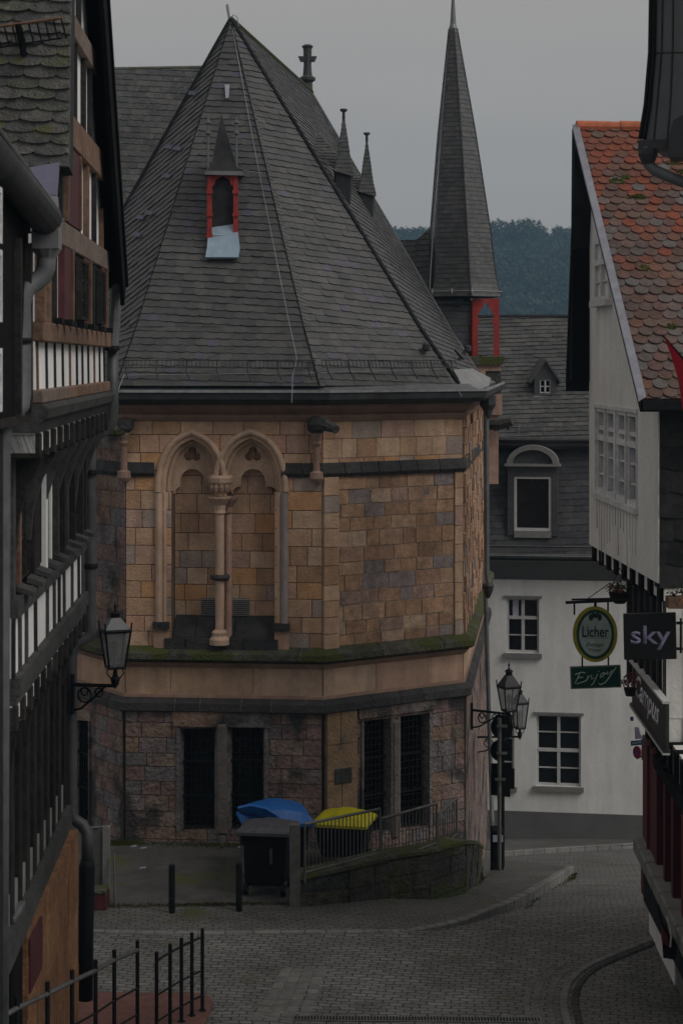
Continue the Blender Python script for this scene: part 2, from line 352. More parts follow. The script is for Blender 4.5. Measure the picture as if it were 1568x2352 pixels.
def cobble(name, c1, c2, mort, bw, bh, rot=0, moss=.62):
    m = bpy.data.materials.new(name); m.use_nodes = True; nt = m.node_tree; N = nt.nodes; Lk = nt.links; b = N['Principled BSDF']
    tc = N.new('ShaderNodeTexCoord'); mp = N.new('ShaderNodeMapping'); mp.inputs['Rotation'].default_value = (0, 0, rot)
    nz = N.new('ShaderNodeTexNoise'); nz.inputs['Scale'].default_value = 2.2; nz.inputs['Detail'].default_value = 4; Lk.new(tc.outputs['Object'], nz.inputs['Vector'])
    sc_ = N.new('ShaderNodeVectorMath'); sc_.operation = 'MULTIPLY_ADD'; sc_.inputs[1].default_value = (.22, .22, 0)
    Lk.new(nz.outputs['Color'], sc_.inputs[0]); Lk.new(tc.outputs['Object'], sc_.inputs[2]); Lk.new(sc_.outputs[0], mp.inputs[0])
    br = N.new('ShaderNodeTexBrick'); br.inputs['Scale'].default_value = 1; br.inputs['Brick Width'].default_value = bw; br.inputs['Row Height'].default_value = bh
    br.inputs['Mortar Size'].default_value = .012; br.inputs['Mortar Smooth'].default_value = .6; br.inputs['Bias'].default_value = 0
    br.inputs['Color1'].default_value = (*c1, 1); br.inputs['Color2'].default_value = (*c2, 1); br.inputs['Mortar'].default_value = (*mort, 1)
    Lk.new(mp.outputs[0], br.inputs['Vector'])
    n2 = N.new('ShaderNodeTexNoise'); n2.inputs['Scale'].default_value = .7; n2.inputs['Detail'].default_value = 8; n2.inputs['Roughness'].default_value = .75; Lk.new(tc.outputs['Object'], n2.inputs['Vector'])
    mr = N.new('ShaderNodeMapRange'); mr.inputs[1].default_value = .3; mr.inputs[2].default_value = .7; mr.inputs[3].default_value = .6; mr.inputs[4].default_value = 1.42; Lk.new(n2.outputs['Fac'], mr.inputs[0])
    mm = N.new('ShaderNodeMix'); mm.data_type = 'RGBA'; mm.blend_type = 'MULTIPLY'; mm.inputs[0].default_value = 1
    Lk.new(br.outputs['Color'], mm.inputs[6]); Lk.new(mr.outputs[0], mm.inputs[7])
    n3 = N.new('ShaderNodeTexNoise'); n3.inputs['Scale'].default_value = 1.1; n3.inputs['Detail'].default_value = 7; Lk.new(tc.outputs['Object'], n3.inputs['Vector'])
    m3 = N.new('ShaderNodeMapRange'); m3.inputs[1].default_value = moss; m3.inputs[2].default_value = moss+.1; Lk.new(n3.outputs['Fac'], m3.inputs[0])
    m4 = N.new('ShaderNodeMix'); m4.data_type = 'RGBA'; m4.inputs[7].default_value = (.07, .075, .035, 1); Lk.new(m3.outputs[0], m4.inputs[0]); Lk.new(mm.outputs[2], m4.inputs[6])
    Lk.new(m4.outputs[2], b.inputs['Base Color']); b.inputs['Roughness'].default_value = .68; b.inputs['Specular IOR Level'].default_value = .35
    ad = N.new('ShaderNodeMath'); ad.operation = 'MULTIPLY_ADD'; ad.inputs[1].default_value = -1; Lk.new(br.outputs['Fac'], ad.inputs[0])
    n5 = N.new('ShaderNodeTexNoise'); n5.inputs['Scale'].default_value = 22; Lk.new(tc.outputs['Object'], n5.inputs['Vector']); Lk.new(n5.outputs['Fac'], ad.inputs[2])
    bp = N.new('ShaderNodeBump'); bp.inputs['Strength'].default_value = .8; bp.inputs['Distance'].default_value = .02; Lk.new(ad.outputs[0], bp.inputs['Height']); Lk.new(bp.outputs[0], b.inputs['Normal'])
    return m
M['road'] = cobble('road setts', (.155, .154, .147), (.105, .105, .10), (.035, .035, .032), .19, .105, .12)
M['pave'] = cobble('pavement setts', (.125, .123, .115), (.092, .09, .084), (.045, .045, .04), .16, .09, -.1, .6)
M['kerb'] = mat('kerb stone', [(.165, .165, .158), (.145, .145, .14), (.18, .176, .165)], .75, (5, .2), (30, .2))
M['apron'] = mat('mossy asphalt forecourt', [(.08, .078, .072)], .9, (2.5, .3), (30, .5), fine=(30, .2), moss=((.085, .09, .03), .9, .57))
M['slabs'] = mat('worn gutter slabs', [(.135, .133, .125), (.115, .115, .11), (.145, .142, .132)], .75, (5, .25), (30, .2))
# ---------------------------------------------------------------- ground
PROF = [(0, 6.1), (8, 4.2), (14, 1.8), (19, 0.0), (20.5, 0.0), (27.5, 0.0), (30, -.35), (33, -.95), (36, -1.58), (40, -2.42), (44, -3.23), (46, -3.65), (48, -3.99), (60, -6.5), (150, -24), (330, -30), (900, -30)]
def prof(D):
    for (a, za), (b, zb) in zip(PROF[:-1], PROF[1:]):
        if D <= b: return za+(zb-za)*max(0, (D-a))/(b-a)
    return PROF[-1][1]
def g(x, D):
    z = prof(D)
    if 20.5 <= D <= 60:
        s = min(1, max(0, (x+.2)/1.9)); s = s*s*(3-2*s)
        f = 1 if D <= 36 else max(0, (60-D)/24)
        z = z*s+(1-s)*(z*(1-f))
    return z
def G(px, py):
    best = None
    for i in range(200, 900):
        D = i*.1; 
        if Zy(py, D) <= g(X(px, D), D):
            lo, hi = D-.1, D
            for _ in range(20):
                m = (lo+hi)/2
                if Zy(py, m) <= g(X(px, m), m): hi = m
                else: lo = m
            return Vector((X(px, hi), hi, g(X(px, hi), hi)))
    return P(px, py, 40)
ys = [-20, -5, 0, 4, 8, 11, 14, 17, 19, 20.5]+[20.5+.4*i for i in range(1, 75)]+[52, 56, 60, 80, 110, 150, 220, 330, 600, 900]
xs = [-900, -400, -120, -40, -20, -10]+[-8+.4*i for i in range(0, 46)]+[13, 20, 40, 120, 400, 900]
mb = MB(); n = len(xs)
for y in ys: mb.vs([(x, y, g(x, y)) for x in xs])
for j in range(len(ys)-1):
    for i in range(n-1): mb.f.append((j*n+i, j*n+i+1, (j+1)*n+i+1, (j+1)*n+i))
mb.build('road', M['road'], smooth=True, kind='structure', keep=True)
def strip(name, A, B, m, h, mat_, kids=6):
    """sheet between two ground polylines"""
    def res(pl, k):
        L = [0]
        for a, b in zip(pl[:-1], pl[1:]): L.append(L[-1]+(b-a).length)
        o = []
        for i in range(k+1):
            t = L[-1]*i/k
            for q in range(len(pl)-1):
                if t <= L[q+1]+1e-9:
                    o.append(pl[q].lerp(pl[q+1], (t-L[q])/(L[q+1]-L[q]))); break
        return o
    a = res([Vector(p[:2]) for p in A], m); b = res([Vector(p[:2]) for p in B], m)
    mb = MB()
    for i in range(m+1):
        for k in range(kids+1):
            p = a[i].lerp(b[i], k/kids); hh = h(i/m) if callable(h) else h
            mb.vs([(p.x, p.y, g(p.x, p.y)+hh)])
    for i in range(m):
        for k in range(kids):
            q = i*(kids+1)+k; mb.f.append((q, q+1, q+kids+2, q+kids+1))
    return mb.build(name, mat_, kind='structure', keep=True, smooth=True)
kpx = [(120, 2140), (210, 2142), (400, 2146), (700, 2144), (900, 2142), (960, 2138), (1080, 2120), (1180, 2088), (1250, 2052), (1295, 2022), (1318, 2008)]
kerb = [G(*p) for p in kpx]
def smooth_pl(pts, k=5):
    o = []
    for i in range(len(pts)-1):
        p0, p1, p2, p3 = pts[max(0, i-1)], pts[i], pts[i+1], pts[min(len(pts)-1, i+2)]
        for j in range(k):
            t = j/k; o.append(.5*((2*p1)+(p2-p0)*t+(2*p0-5*p1+4*p2-p3)*t*t+(3*p1-p0-3*p2+p3)*t**3))
    return o+[pts[-1]]
def kerbobj(name, pts, w_, h, step=.8, closed=False, mname='kerb'):
    mb = MB(); pts = smooth_pl([Vector(p[:2]) for p in pts])
    segs = []
    for a, b in zip(pts[:-1], pts[1:]):
        k = max(1, round((b-a).length/step))
        for i in range(k): segs.append((a.lerp(b, i/k), a.lerp(b, (i+1)/k)))
    for i, (a, b) in enumerate(segs):
        d0 = (segs[max(0, i-1)][1]-segs[max(0, i-1)][0]).normalized(); d1 = (b-a).normalized(); d2 = (segs[min(len(segs)-1, i+1)][1]-segs[min(len(segs)-1, i+1)][0]).normalized()
        na = (d0+d1).normalized(); nb = (d1+d2).normalized(); na = Vector((-na.y, na.x))*w_; nb = Vector((-nb.y, nb.x))*w_
        a2 = a.lerp(b, .012); b2 = a.lerp(b, .988)
        t = i/max(1, len(segs)-1); t2 = (i+1)/max(1, len(segs)); ha = h(t) if callable(h) else h; hb = h(t2) if callable(h) else h
        q = [a2, b2, b2+nb, a2+na]; hh = [ha, hb, hb, ha]
        mb.prism([(p.x, p.y, g(p.x, p.y)-.1) for p in q], [(p.x, p.y, g(p.x, p.y)+z) for p, z in zip(q, hh)], random.random())
    return mb.build(name, M[mname], kind='structure', keep=True, bevel=.015)
hfun = lambda t: .015+.14*max(0, min(1, (t-.5)/.25))
inner = [Vector((-5.5, 30.0, 0)), Vector((-3.5, 29.8, 0)), Vector((-.65, 28.6, 0)), Vector((.2, 28.6, 0)), Vector((1.2, 29.4, 0)), Vector((2.2, 31, 0)), Vector((2.6, 34, 0)), Vector((3.1, 37.5, 0))]
strip('pavement', kerb, inner, 40, lambda t: .008+.13*max(0, min(1, (t-.5)/.25)), M['pave'], 8)
kerbobj('kerb', kerb, .13, hfun, .9)
strip('forecourt', [Vector((-6, 27.9, 0)), Vector((-3.9, 27.9, 0)), Vector((-.6, 28.1, 0)), Vector((1.0, 29.6, 0)), Vector((2.2, 31.4, 0))], [Vector((-6.5, 35.5, 0)), Vector((-3.5, 32.3, 0)), Vector((-.3, 31.8, 0)), Vector((1.0, 32.6, 0)), Vector((2.3, 33.8, 0))], 30, .016, M['apron'], 8)
far = [G(1130, 1968), G(1250, 1961), G(1400, 1952), G(1520, 1943)]
far = [Vector((far[0].x-1.5, far[0].y+.2, 0))]+far
kerbobj('kerb', far, .15, .12, 1.0)
strip('pavement', far, [Vector((p.x, 49, 0)) for p in far], 12, .10, M['pave'], 4)
kr = [G(1520, 2140), G(1480, 2160), G(1400, 2192), G(1335, 2222), G(1297, 2258), G(1285, 2300), G(1292, 2345), G(1310, 2390), G(1335, 2440)]
kerbobj('kerb', kr, .10, .025, .7)
off = lambda pl, d: [p+Vector((-(pl[min(i+1, len(pl)-1)]-pl[max(i-1, 0)]).normalized().y, (pl[min(i+1, len(pl)-1)]-pl[max(i-1, 0)]).normalized().x, 0))*d for i, p in enumerate(pl)]
for d in (-.16, -.32, -.44): kerbobj('gutter_stones', off(kr[3:], d), .085, .008, .35, mname='slabs')
for d in (.14,): kerbobj('gutter_stones', off(kr, d), .09, .02, .4, mname='dark')
for i in range(4):
    kerbobj('gutter_stones', [G(600+i*36, 2346), G(640+i*30, 2285), G(672+i*25, 2225)], .15, .006, .30, mname='slabs')
# drainage channel across the road at the very bottom of the view
mb = MB(); a, b = G(676, 2340), G(1240, 2344)
mb.prism([(a.x, a.y-.09, -.02), (b.x, b.y-.09, -.02), (b.x, b.y+.09, -.02), (a.x, a.y+.09, -.02)], [(a.x, a.y-.09, .012), (b.x, b.y-.09, .012), (b.x, b.y+.09, .012), (a.x, a.y+.09, .012)])
dr = mb.build('drain_grate', M['iron_gray'], label='long slotted metal drain grate set across the cobbled road', cat='drain grate')
sl = MB(); k = 78
for i in range(k):
    t = (i+.5)/k; x = a.x+(b.x-a.x)*t; y = a.y+(b.y-a.y)*t; sl.box(x-.009, x+.009, y-.06, y+.06, .011, .0155)
sl.build('slot', M['black'], dr)
# ---------------------------------------------------------------- church
CH = thing('church', (-1.3, 31.6, 0), 'sandstone church with steep grey slate roof and blind twin-arched window', 'church')
def C(px, D): return Vector((X(px, D), D))
C0, C1, C2, C3 = C(85, 34.8), C(290, 31.9), C(740, 31.6), C(1060, 33.3)
C4 = Vector((X(1112, 43.8), 43.8)); Cm = Vector((C0.x-.4, 43))
path = [Cm, C0, C1, C2, C3, C4]
f0, f1, f2, f3 = Fr(C0, C1), Fr(C1, C2), Fr(C2, C3), Fr(C3, C4)
ZT, ZS1, ZS2, ZG = 6.90, 3.10, 2.25, -.1
z = lambda y: Zy(y, 31.7)
# --- holes
def pxpoly(fr, pts, w=0): return ccw([fr.uv(a, b, w) for a, b in pts])
def arch(x0, x1, ysp, yap, n=7):
    """pointed arch outline (convex) down to ysp"""
    xm = (x0+x1)/2; L = []
    for k in range(n+1):
        t = k/n; L.append((x0+(xm-x0)*(1-math.cos(t*math.pi/2))**1.0*1.0, ysp-(ysp-yap)*math.sin(t*math.pi/2)**.9))
    L2 = [(2*xm-a, b) for a, b in L[::-1]]
    # ease the round top into a point
    return L[:-1]+[(xm, yap-4)]+L2[1:]
aL, aR = arch(378, 503, 1130, 1012), arch(509, 642, 1130, 1010)
niche = [pxpoly(f1, aL), pxpoly(f1, aR), pxpoly(f1, [(394, 1120), (632, 1120), (632, 1470), (394, 1470)])]
lw = pxpoly(f1, [(415, 1672), (498, 1670), (498, 1903), (418, 1905)]); rw = pxpoly(f1, [(526, 1670), (610, 1668), (610, 1900), (526, 1903)])
w2a = pxpoly(f2, [(828, 1655), (890, 1648), (890, 1905), (828, 1912)]); w2b = pxpoly(f2, [(911, 1645), (978, 1636), (978, 1895), (911, 1902)])
w0 = pxpoly(f0, [(176, 1652), (215, 1655), (215, 1885), (176, 1882)])
# backing masonry
for fr, nm, holes_u, holes_l in ((f0, 'mortar_ash', [], [w0]), (f1, 'mortar_ash', niche, [lw, rw]), (f2, 'mortar', [], [w2a, w2b]), (f3, 'mortar', [], [])):
    bk = MB(); backwall(bk, fr, 0, fr.L, ZS2, ZT+.3, holes_u, .6); bk.build('wall_core', M[nm], CH)
    bk = MB(); backwall(bk, fr, -.0, fr.L, ZG-4, ZS2, holes_l, .6, .06); bk.build('wall_core', M['mortar_lo'], CH)
# dressed upper masonry of the window bay
mb = MB()
um = lambda px: f1.uv(px, 1000)[0]
blocks(mb, f1, 0, f1.L, ZS1, ZT, .285, .28, .62, holes=niche, gap=.013, relief=.012, rough=.006)
mb.build('ashlar_wall', M['ash'], CH)
mb = MB(); blocks(mb, f0, 0, f0.L, ZS1, ZT, .29, .3, .6, gap=.012, relief=.01, rough=.012); mb.build('side_wall', M['low'], CH)
mb = MB(); zt_band = Zy(1092, 32)
blocks(mb, f2, 0, f2.L, zt_band, ZT, .30, .3, .7, gap=.010, relief=.012, rough=.008); mb.build('ashlar_wall', M['ash'], CH)
mb = MB(); blocks(mb, f2, 0, f2.L-.18, ZS1, zt_band, .235, .25, .62, gap=.020, relief=.006, rough=.012); mb.build('rubble_wall', M['rub'], CH)
mb = MB(); blocks(mb, f2, 0, .30, ZS1, zt_band, .28, .3, .6, gap=.012, relief=.05, rough=.006); mb.build('quoins', M['ash'], CH)
mb = MB(); blocks(mb, f2, f2.L-.18, f2.L, ZS1, zt_band, .3, .3, .5, gap=.012, relief=.03, rough=.01); mb.build('quoins', M['ash'], CH)
mb = MB(); blocks(mb, f3, 0, f3.L, ZS1, ZT, .25, .25, .6, gap=.025, relief=.02, rough=.06); mb.build('side_wall', M['rub'], CH)
# smooth stone band between the two strings
mb = MB()
for fr in (f0, f1, f2, f3): blocks(mb, fr, 0, fr.L, ZS2+.05, ZS1-.05, [ZS2+.02, ZS1-.08], .9, 1.9, gap=.008, relief=.03, rough=.003)
mb.build('frieze', M['trim'], CH)
# lower walls
for fr, hl in ((f0, [w0]), (f1, [lw, rw]), (f2, [w2a, w2b]), (f3, [])):
    mb = MB(); blocks(mb, fr, 0, fr.L, ZG-2.6, ZS2-.1, .235, .22, .6, holes=hl, gap=.016, relief=.066, rough=.012)
    mb.build('base_wall', M['low'], CH)
# mouldings swept round the corners
def mould(name, prof, m, nm=None): 
    b = MB(); b.sweep(path, prof); return b.build(name, M[m], CH)
def jointed(name, prof, m, lens=(.45, .75), frs=(f0, f1, f2, f3), skip=None):
    """moulding of separate stones with pale joints"""
    b = MB(); pp = path
    for k in range(1, 5):
        a, c = pp[k], pp[k+1]; L = (c-a).length; u = 0
        d = (c-a)/L
        while u < L-1e-3:
            e = min(L, u+random.uniform(*lens)); 
            if L-e < .2: e = L
            g0 = .008 if u > 0 else 0; g1 = .008 if e < L else 0
            seg = [pp[k-1], a] if False else None
            # mitre only at real corners
            n1 = Vector((d.y, -d.x))
            def off_(pt, o, at):
                if at == 'a': dd = (a-pp[k-1]).normalized()
                elif at == 'c' and k+2 < len(pp): dd = (pp[k+2]-c).normalized()
                else: dd = d
                n2 = Vector((dd.y, -dd.x)); m_ = (n1+n2).normalized(); m_ = m_/max(.3, m_.dot(n1)); return pt+m_*o
            c_ = random.random()
            if not (skip and k == 2 and skip[0] < (u+e)/2 < skip[1]):
                q0 = [off_(a+d*(u+g0), o, 'a' if u == 0 else '') for o, zz in prof]; q1 = [off_(a+d*(e-g1), o, 'c' if e == L else '') for o, zz in prof]
                b.prism([(q.x, q.y, zz) for q, (o, zz) in zip(q0, prof)], [(q.x, q.y, zz) for q, (o, zz) in zip(q1, prof)], c_)
            elif b.v: b.build(name, M[m], CH); b = MB()
            u = e
    return b.build(name, M[m], CH)
def jointed2(*a, **k):
    pass
mould('joint_core', [(0, ZS1-.16), (.16, ZS1-.14), (.20, ZS1-.10), (.19, ZS1-.03), (0, ZS1+.07)], 'mortar')
mould('joint_core', [(0, ZS2-.12), (.09, ZS2-.12), (.145, ZS2-.09), (.135, ZS2+.01), (.04, ZS2+.09), (0, ZS2+.09)], 'mortar')
jointed('string_course', [(0, ZS1-.17), (.17, ZS1-.15), (.22, ZS1-.11), (.21, ZS1-.02), (0, ZS1+.09)], 'mossy', (.7, 1.5))
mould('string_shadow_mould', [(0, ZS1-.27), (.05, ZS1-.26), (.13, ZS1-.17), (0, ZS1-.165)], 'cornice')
jointed('lower_string', [(.0, ZS2-.13), (.1, ZS2-.13), (.16, ZS2-.10), (.15, ZS2+.02), (.05, ZS2+.10), (0, ZS2+.10)], 'dark', (.4, .95))
mould('lower_mould', [(0, ZS2+.10), (.06, ZS2+.10), (.05, ZS2+.145), (0, ZS2+.16)], 'cornice')
jointed('upper_string', [(0, 5.93), (.05, 5.93), (.09, 5.99), (.03, 6.16), (0, 6.16)], 'dark', (.3, .5), skip=(um(352), um(652)))
mould('cornice', [(0, 6.83), (.05, 6.84), (.09, 6.90), (.09, 6.93), (.05, 6.95), (.13, 7.01), (.19, 7.05), (.19, 7.10), (0, 7.10)], 'cornice')
mould('gutter', [(.16, 7.10), (.20, 7.10), (.36, 7.13), (.42, 7.19), (.43, 7.31), (.41, 7.33), (.40, 7.31), (.39, 7.21), (.34, 7.16), (.18, 7.16)], 'zincd')
mould('gutter_rim', [(.41, 7.30), (.45, 7.30), (.45, 7.34), (.41, 7.34)], 'wire')
mould('gutter_backplate', [(.12, 7.16), (.22, 7.16), (.24, 7.34), (.10, 7.42)], 'zinc')
# --- blind twin window
bw = MB(); blocks(bw, f1, um(372), um(655), 3.0, 6.7, .29, .25, .55, gap=.012, w0=-.36, relief=.012, rough=.005); bw.build('blind_infill', M['rub' if False else 'ash'], CH)
bk = MB(); backwall(bk, f1, um(360), um(665), 2.9, 6.75, (), .1, -.36); bk.build('infill_core', M['mortar_ash'], CH)
tr = MB()
def head(ar, cx, x0, x1):
    pl = ccw([f1.uv(a, b) for a, b in ar]); lo = pxpoly(f1, [(x0, 1128), (x1, 1128), (x1, 1150), (x0, 1150)])
    s = .0070
    def cc(px, py, r, ry=None): u, v = f1.uv(px, py); return ccw(circ(u, v, r*s, (ry or r)*s, 16))
    holes = [cc(cx, 1108, 29, 30), pxpoly(f1, [(cx-29, 1108), (cx+29, 1108), (cx+29, 1160), (cx-29, 1160)]), cc(x0+19, 1136, 17), cc(x1-19, 1136, 17),
             pxpoly(f1, [(x0, 1136), (x1, 1136), (x1, 1160), (x0, 1160)]) , cc(cx-9, 1050, 10), cc(cx+9, 1050, 10), cc(cx, 1037, 10)]
    for q in (pl, lo):
        for p in minus_all(q, holes): tr.fpoly(f1, p, -.34, -.20, .6)
head(aL, 437, 394, 492); head(aR, 577, 528, 634)
tr.build('tracery_plate', M['trim'], CH)
def archtube(ar, r, w, name, mt, ext=None):
    b = MB(); pts = [f1.pt(*f1.uv(a, c), w) for a, c in ar]
    b.tube(pts, r, 8, .5); return b.build(name, M[mt], CH)
def grow(ar, d, yext=None):
    xm = sum(p[0] for p in ar)/len(ar); out = []
    for i, p in enumerate(ar):
        a = Vector(ar[max(0, i-1)]); c = Vector(ar[min(len(ar)-1, i+1)]); t = (c-a).normalized(); nn = Vector((t.y, -t.x))
        if nn.y > 0 and abs(nn.x) < .9: nn = -nn
        if (p[0]-xm)*nn.x < 0 and abs(nn.x) > .5: nn = -nn
        out.append((p[0]+nn.x*d, p[1]+nn.y*d))
    return out
for ar in (aL, aR):
    archtube(grow(ar, -4), .045, -.15, 'arch_moulding', 'trim'); archtube(grow(ar, 5), .05, -.03, 'arch_moulding', 'trim'); archtube(grow(ar, 15), .05, .03, 'arch_moulding', 'trim')
for x0, yy in ((378, 1), (642, 1)):
    s = -1 if x0 < 500 else 1
    for dx, w_, r, m_ in ((-8, -.17, .05, 'trim'), (0, -.02, .05, 'trim'), (12, .03, .055, 'trim_gray' if s > 0 else 'trim')):
        b = MB(); px = x0+s*dx; b.tube([f1.pt(*f1.uv(px, 1132), w_), f1.pt(*f1.uv(px, 1437 if dx != -8 else 1470), w_)], r, 8); b.build('jamb_shaft', M[m_], CH)
    b = MB(); b.fbox(f1, um(x0+s*6)-.13, um(x0+s*6)+.13, z(1447), z(1430), -.05, .12, .3); b.build('shaft_base', M['dark'], CH)
    b = MB(); b.fbox(f1, um(x0+s*6)-.12, um(x0+s*6)+.12, z(1492), z(1447), -.05, .07, .7); b.build('shaft_plinth', M['trim'], CH)
# sloped sill with slabs
b = MB()
for a0, a1 in ((397, 447), (448, 488), (489, 536), (537, 631)):
    b.prism([f1.pt(um(a0)+.003, z(1467), -.02), f1.pt(um(a1)-.003, z(1467), -.02), f1.pt(um(a1)-.003, z(1467), -.36), f1.pt(um(a0)+.003, z(1467), -.36)],
            [f1.pt(um(a0)+.003, z(1465), -.02), f1.pt(um(a1)-.003, z(1465), -.02), f1.pt(um(a1)-.003, z(1420), -.34), f1.pt(um(a0)+.003, z(1420), -.34)], random.random())
b.build('window_sill', M['dark'], CH)
b = MB()
for a0, a1 in ((380, 428), (429, 500), (501, 560), (561, 640)): b.fbox(f1, um(a0)+.003, um(a1)-.003, z(1497), z(1467), -.02, .10, random.random())
b.build('sill_base', M['dark'], CH)
# central column pair, capitals, ring, base
def col(px, w_, prof, name, m_, n=12):
    u = um(px); p = f1.pt(u, 0, w_); b = MB(); b.lathe(p.x, p.y, [(r, zz) for r, zz in prof], n); return b.build(name, M[m_], CH, smooth=False)
col(506, .06, [(.072, z(1470)), (.072, z(1332)), (.072, z(1175))], 'column_shaft', 'trim', 14)
col(523, -.07, [(.06, z(1470)), (.06, z(1175))], 'column_shaft', 'ash', 12)
col(506, .06, [(.10, z(1178)), (.09, z(1172)), (.10, z(1160)), (.19, z(1145)), (.20, z(1141))], 'capital', 'trim', 10)
col(524, -.05, [(.07, z(1178)), (.07, z(1165)), (.15, z(1147)), (.16, z(1142))], 'capital', 'cornice', 10)
col(506, -.02, [(.11, z(1140)), (.11, z(1130)), (.14, z(1118)), (.20, z(1108)), (.21, z(1098)), (.19, z(1092))], 'upper_capital', 'trim', 8)
for k in range(10):
    a_ = k*math.pi/5; u = um(506)+.14*math.cos(a_)
    if math.sin(a_) > -.3:
        b = MB(); p = f1.pt(u, 0, .0+.14*max(0, math.sin(a_))+.02); b.lathe(p.x, p.y, [(.01, z(1133)), (.035, z(1127)), (.045, z(1119)), (.02, z(1112))], 6); b.build('leaf_carving', M['cornice'], CH)
col(506, .03, [(.10, z(1333)), (.155, z(1330)), (.165, z(1326)), (.155, z(1321)), (.10, z(1319))], 'shaft_ring', 'dark')
col(506, .06, [(.17, z(1480)), (.17, z(1468)), (.12, z(1460)), (.13, z(1452)), (.09, z(1446))], 'column_base', 'trim')
# ventilation louvres
for a0, a1 in ((455, 493), (528, 566)):
    b = MB(); v0, v1 = z(1421), z(1381)
    b.fbox(f1, um(a0), um(a1), v0, v1, -.36, -.335, .1)
    lo = b.build('louvre_backing', M['black'], CH); b = MB()
    for k in range(9):
        vv = v0+(v1-v0)*(k+.5)/9
        b.prism([f1.pt(um(a0), vv-.012, -.30), f1.pt(um(a1), vv-.012, -.30), f1.pt(um(a1), vv+.004, -.335), f1.pt(um(a0), vv+.004, -.335)], [f1.pt(um(a0), vv-.004, -.30), f1.pt(um(a1), vv-.004, -.30), f1.pt(um(a1), vv+.012, -.335), f1.pt(um(a0), vv+.012, -.335)])
    b.build('louvre', M['stone_g'], CH)
# colonnettes at the bay corners + corbels
for px in (288, 728):
    p = f1.pt(um(px), 0, .09)
    b = MB(); b.lathe(p.x, p.y, [(.08, z(1106)), (.115, z(1098)), (.105, z(1084)), (.055, z(1080)), (.05, z(1026)), (.08, z(1018)), (.065, z(1012)), (.09, z(1000)), (.09, z(994))], 10); b.build('colonnette', M['cornice'], CH)
    b = MB(); b.lathe(p.x, p.y, [(.09, z(994)), (.16, z(985)), (.17, z(962))], 8, rot=.4); b.build('corbel_block', M['dark'], CH)
# gargoyle spout on the right corner, and small one on the left
b = MB(); p0 = f1.pt(um(722), z(975), .1); b.tube([p0, p0+Vector((.15, -.18, .02)), p0+Vector((.28, -.35, -.02)), p0+Vector((.36, -.45, -.06))], [.14, .11, .085, .07], 8); b.tube([p0+Vector((.02, -.05, .1)), p0+Vector((.2, -.3, .08))], [.06, .03], 6)
b.build('gargoyle', M['dark'], CH)
b = MB(); p0 = f1.pt(um(285), z(985), .1); b.tube([p0, p0+Vector((-.25, -.1, -.03)), p0+Vector((-.5, -.2, -.08))], [.13, .09, .07], 8); b.build('gargoyle', M['mossy'], CH)
# --- lower grilled windows
def grille(fr, poly, lintel=True, name='window'):
    us = [p[0] for p in poly]; vs = [p[1] for p in poly]; u0, u1, v0, v1 = min(us), max(us), min(vs), max(vs)
    b = MB(); b.fbox(fr, u0-.06, u1+.06, v0-.06, v1+.06, -.34, -.30); wn = b.build(name, M['glass'], CH)
    g_ = MB(); nc = max(3, round((u1-u0)/.085)); nr = max(4, round((v1-v0)/.11))
    for k in range(nc+1): u = u0+(u1-u0)*k/nc; g_.fbox(fr, u-.008, u+.008, v0, v1, -.04, -.02)
    for k in range(nr+1): v = v0+(v1-v0)*k/nr; g_.fbox(fr, u0, u1, v-.007, v+.007, -.048, -.028)
    for v in (v0+(v1-v0)*.33, v0+(v1-v0)*.66): g_.fbox(fr, u0-.03, u1+.03, v-.018, v+.018, -.03, .0)
    g_.build('grille', M['iron'], wn)
    s = MB(); s.fbox(fr, u0-.02, u1+.02, v0-.16, v0, -.3, .02); s.build('sill', M['mossy'], wn)
    # chamfered jambs
    for (a, c) in ((u0, 1), (u1, -1)):
        j = MB(); j.prism([fr.pt(a-c*.05, v0, .10), fr.pt(a, v0, .10), fr.pt(a+c*.05, v0, -.06), fr.pt(a-c*.05, v0, -.06)], [fr.pt(a-c*.05, v1, .10), fr.pt(a, v1, .10), fr.pt(a+c*.05, v1, -.06), fr.pt(a-c*.05, v1, -.06)]); j.build('jamb', M['low'], wn)
    return wn
for fr, q in ((f1, lw), (f1, rw), (f2, w2a), (f2, w2b), (f0, w0)): grille(fr, q)
b = MB(); b.fbox(f1, um(500), um(524), z(1915), z(1660), -.1, .14, .5); b.fbox(f1, um(504), um(520), z(1960), z(1915), -.0, .13, .5); b.build('mullion', MATS.get('dull mullion stone') or mat('dull mullion stone', [(.17, .145, .13)], .9, (5, .3), (20, .4)), CH, bevel=.03)
u_, v_ = f2.uv(900, 1770); b = MB(); b.fbox(f2, u_-.07, u_+.08, v_-1.1, v_+.85, -.1, .13, .5); b.build('mullion', MATS.get('dull mullion stone') or mat('dull mullion stone', [(.17, .145, .13)], .9, (5, .3), (20, .4)), CH, bevel=.03)
b = MB(); b.fbox(f1, um(400), um(514)-.004, z(1668), z(1612), -.1, .125, .3); b.fbox(f1, um(514)+.004, um(622), z(1668), z(1612), -.1, .12, .9); b.build('lintel', M['low'], CH)
u0_, v0_ = f2.uv(815, 1652); u1_, _ = f2.uv(990, 1650); b = MB(); b.fbox(f2, u0_, (u0_+u1_)/2-.004, v0_+.02, v0_+.33, -.1, .125, .3); b.fbox(f2, (u0_+u1_)/2+.004, u1_, v0_+.02, v0_+.33, -.1, .125, .2); b.build('lintel', M['low'], CH)
u_, v_ = f2.uv(778, 1780); b = MB(); b.fbox(f2, u_-.17, u_+.17, v_-.12, v_+.13, .1, .135); pq = b.build('wall_plaque', M['dark'], CH, bevel=.01)
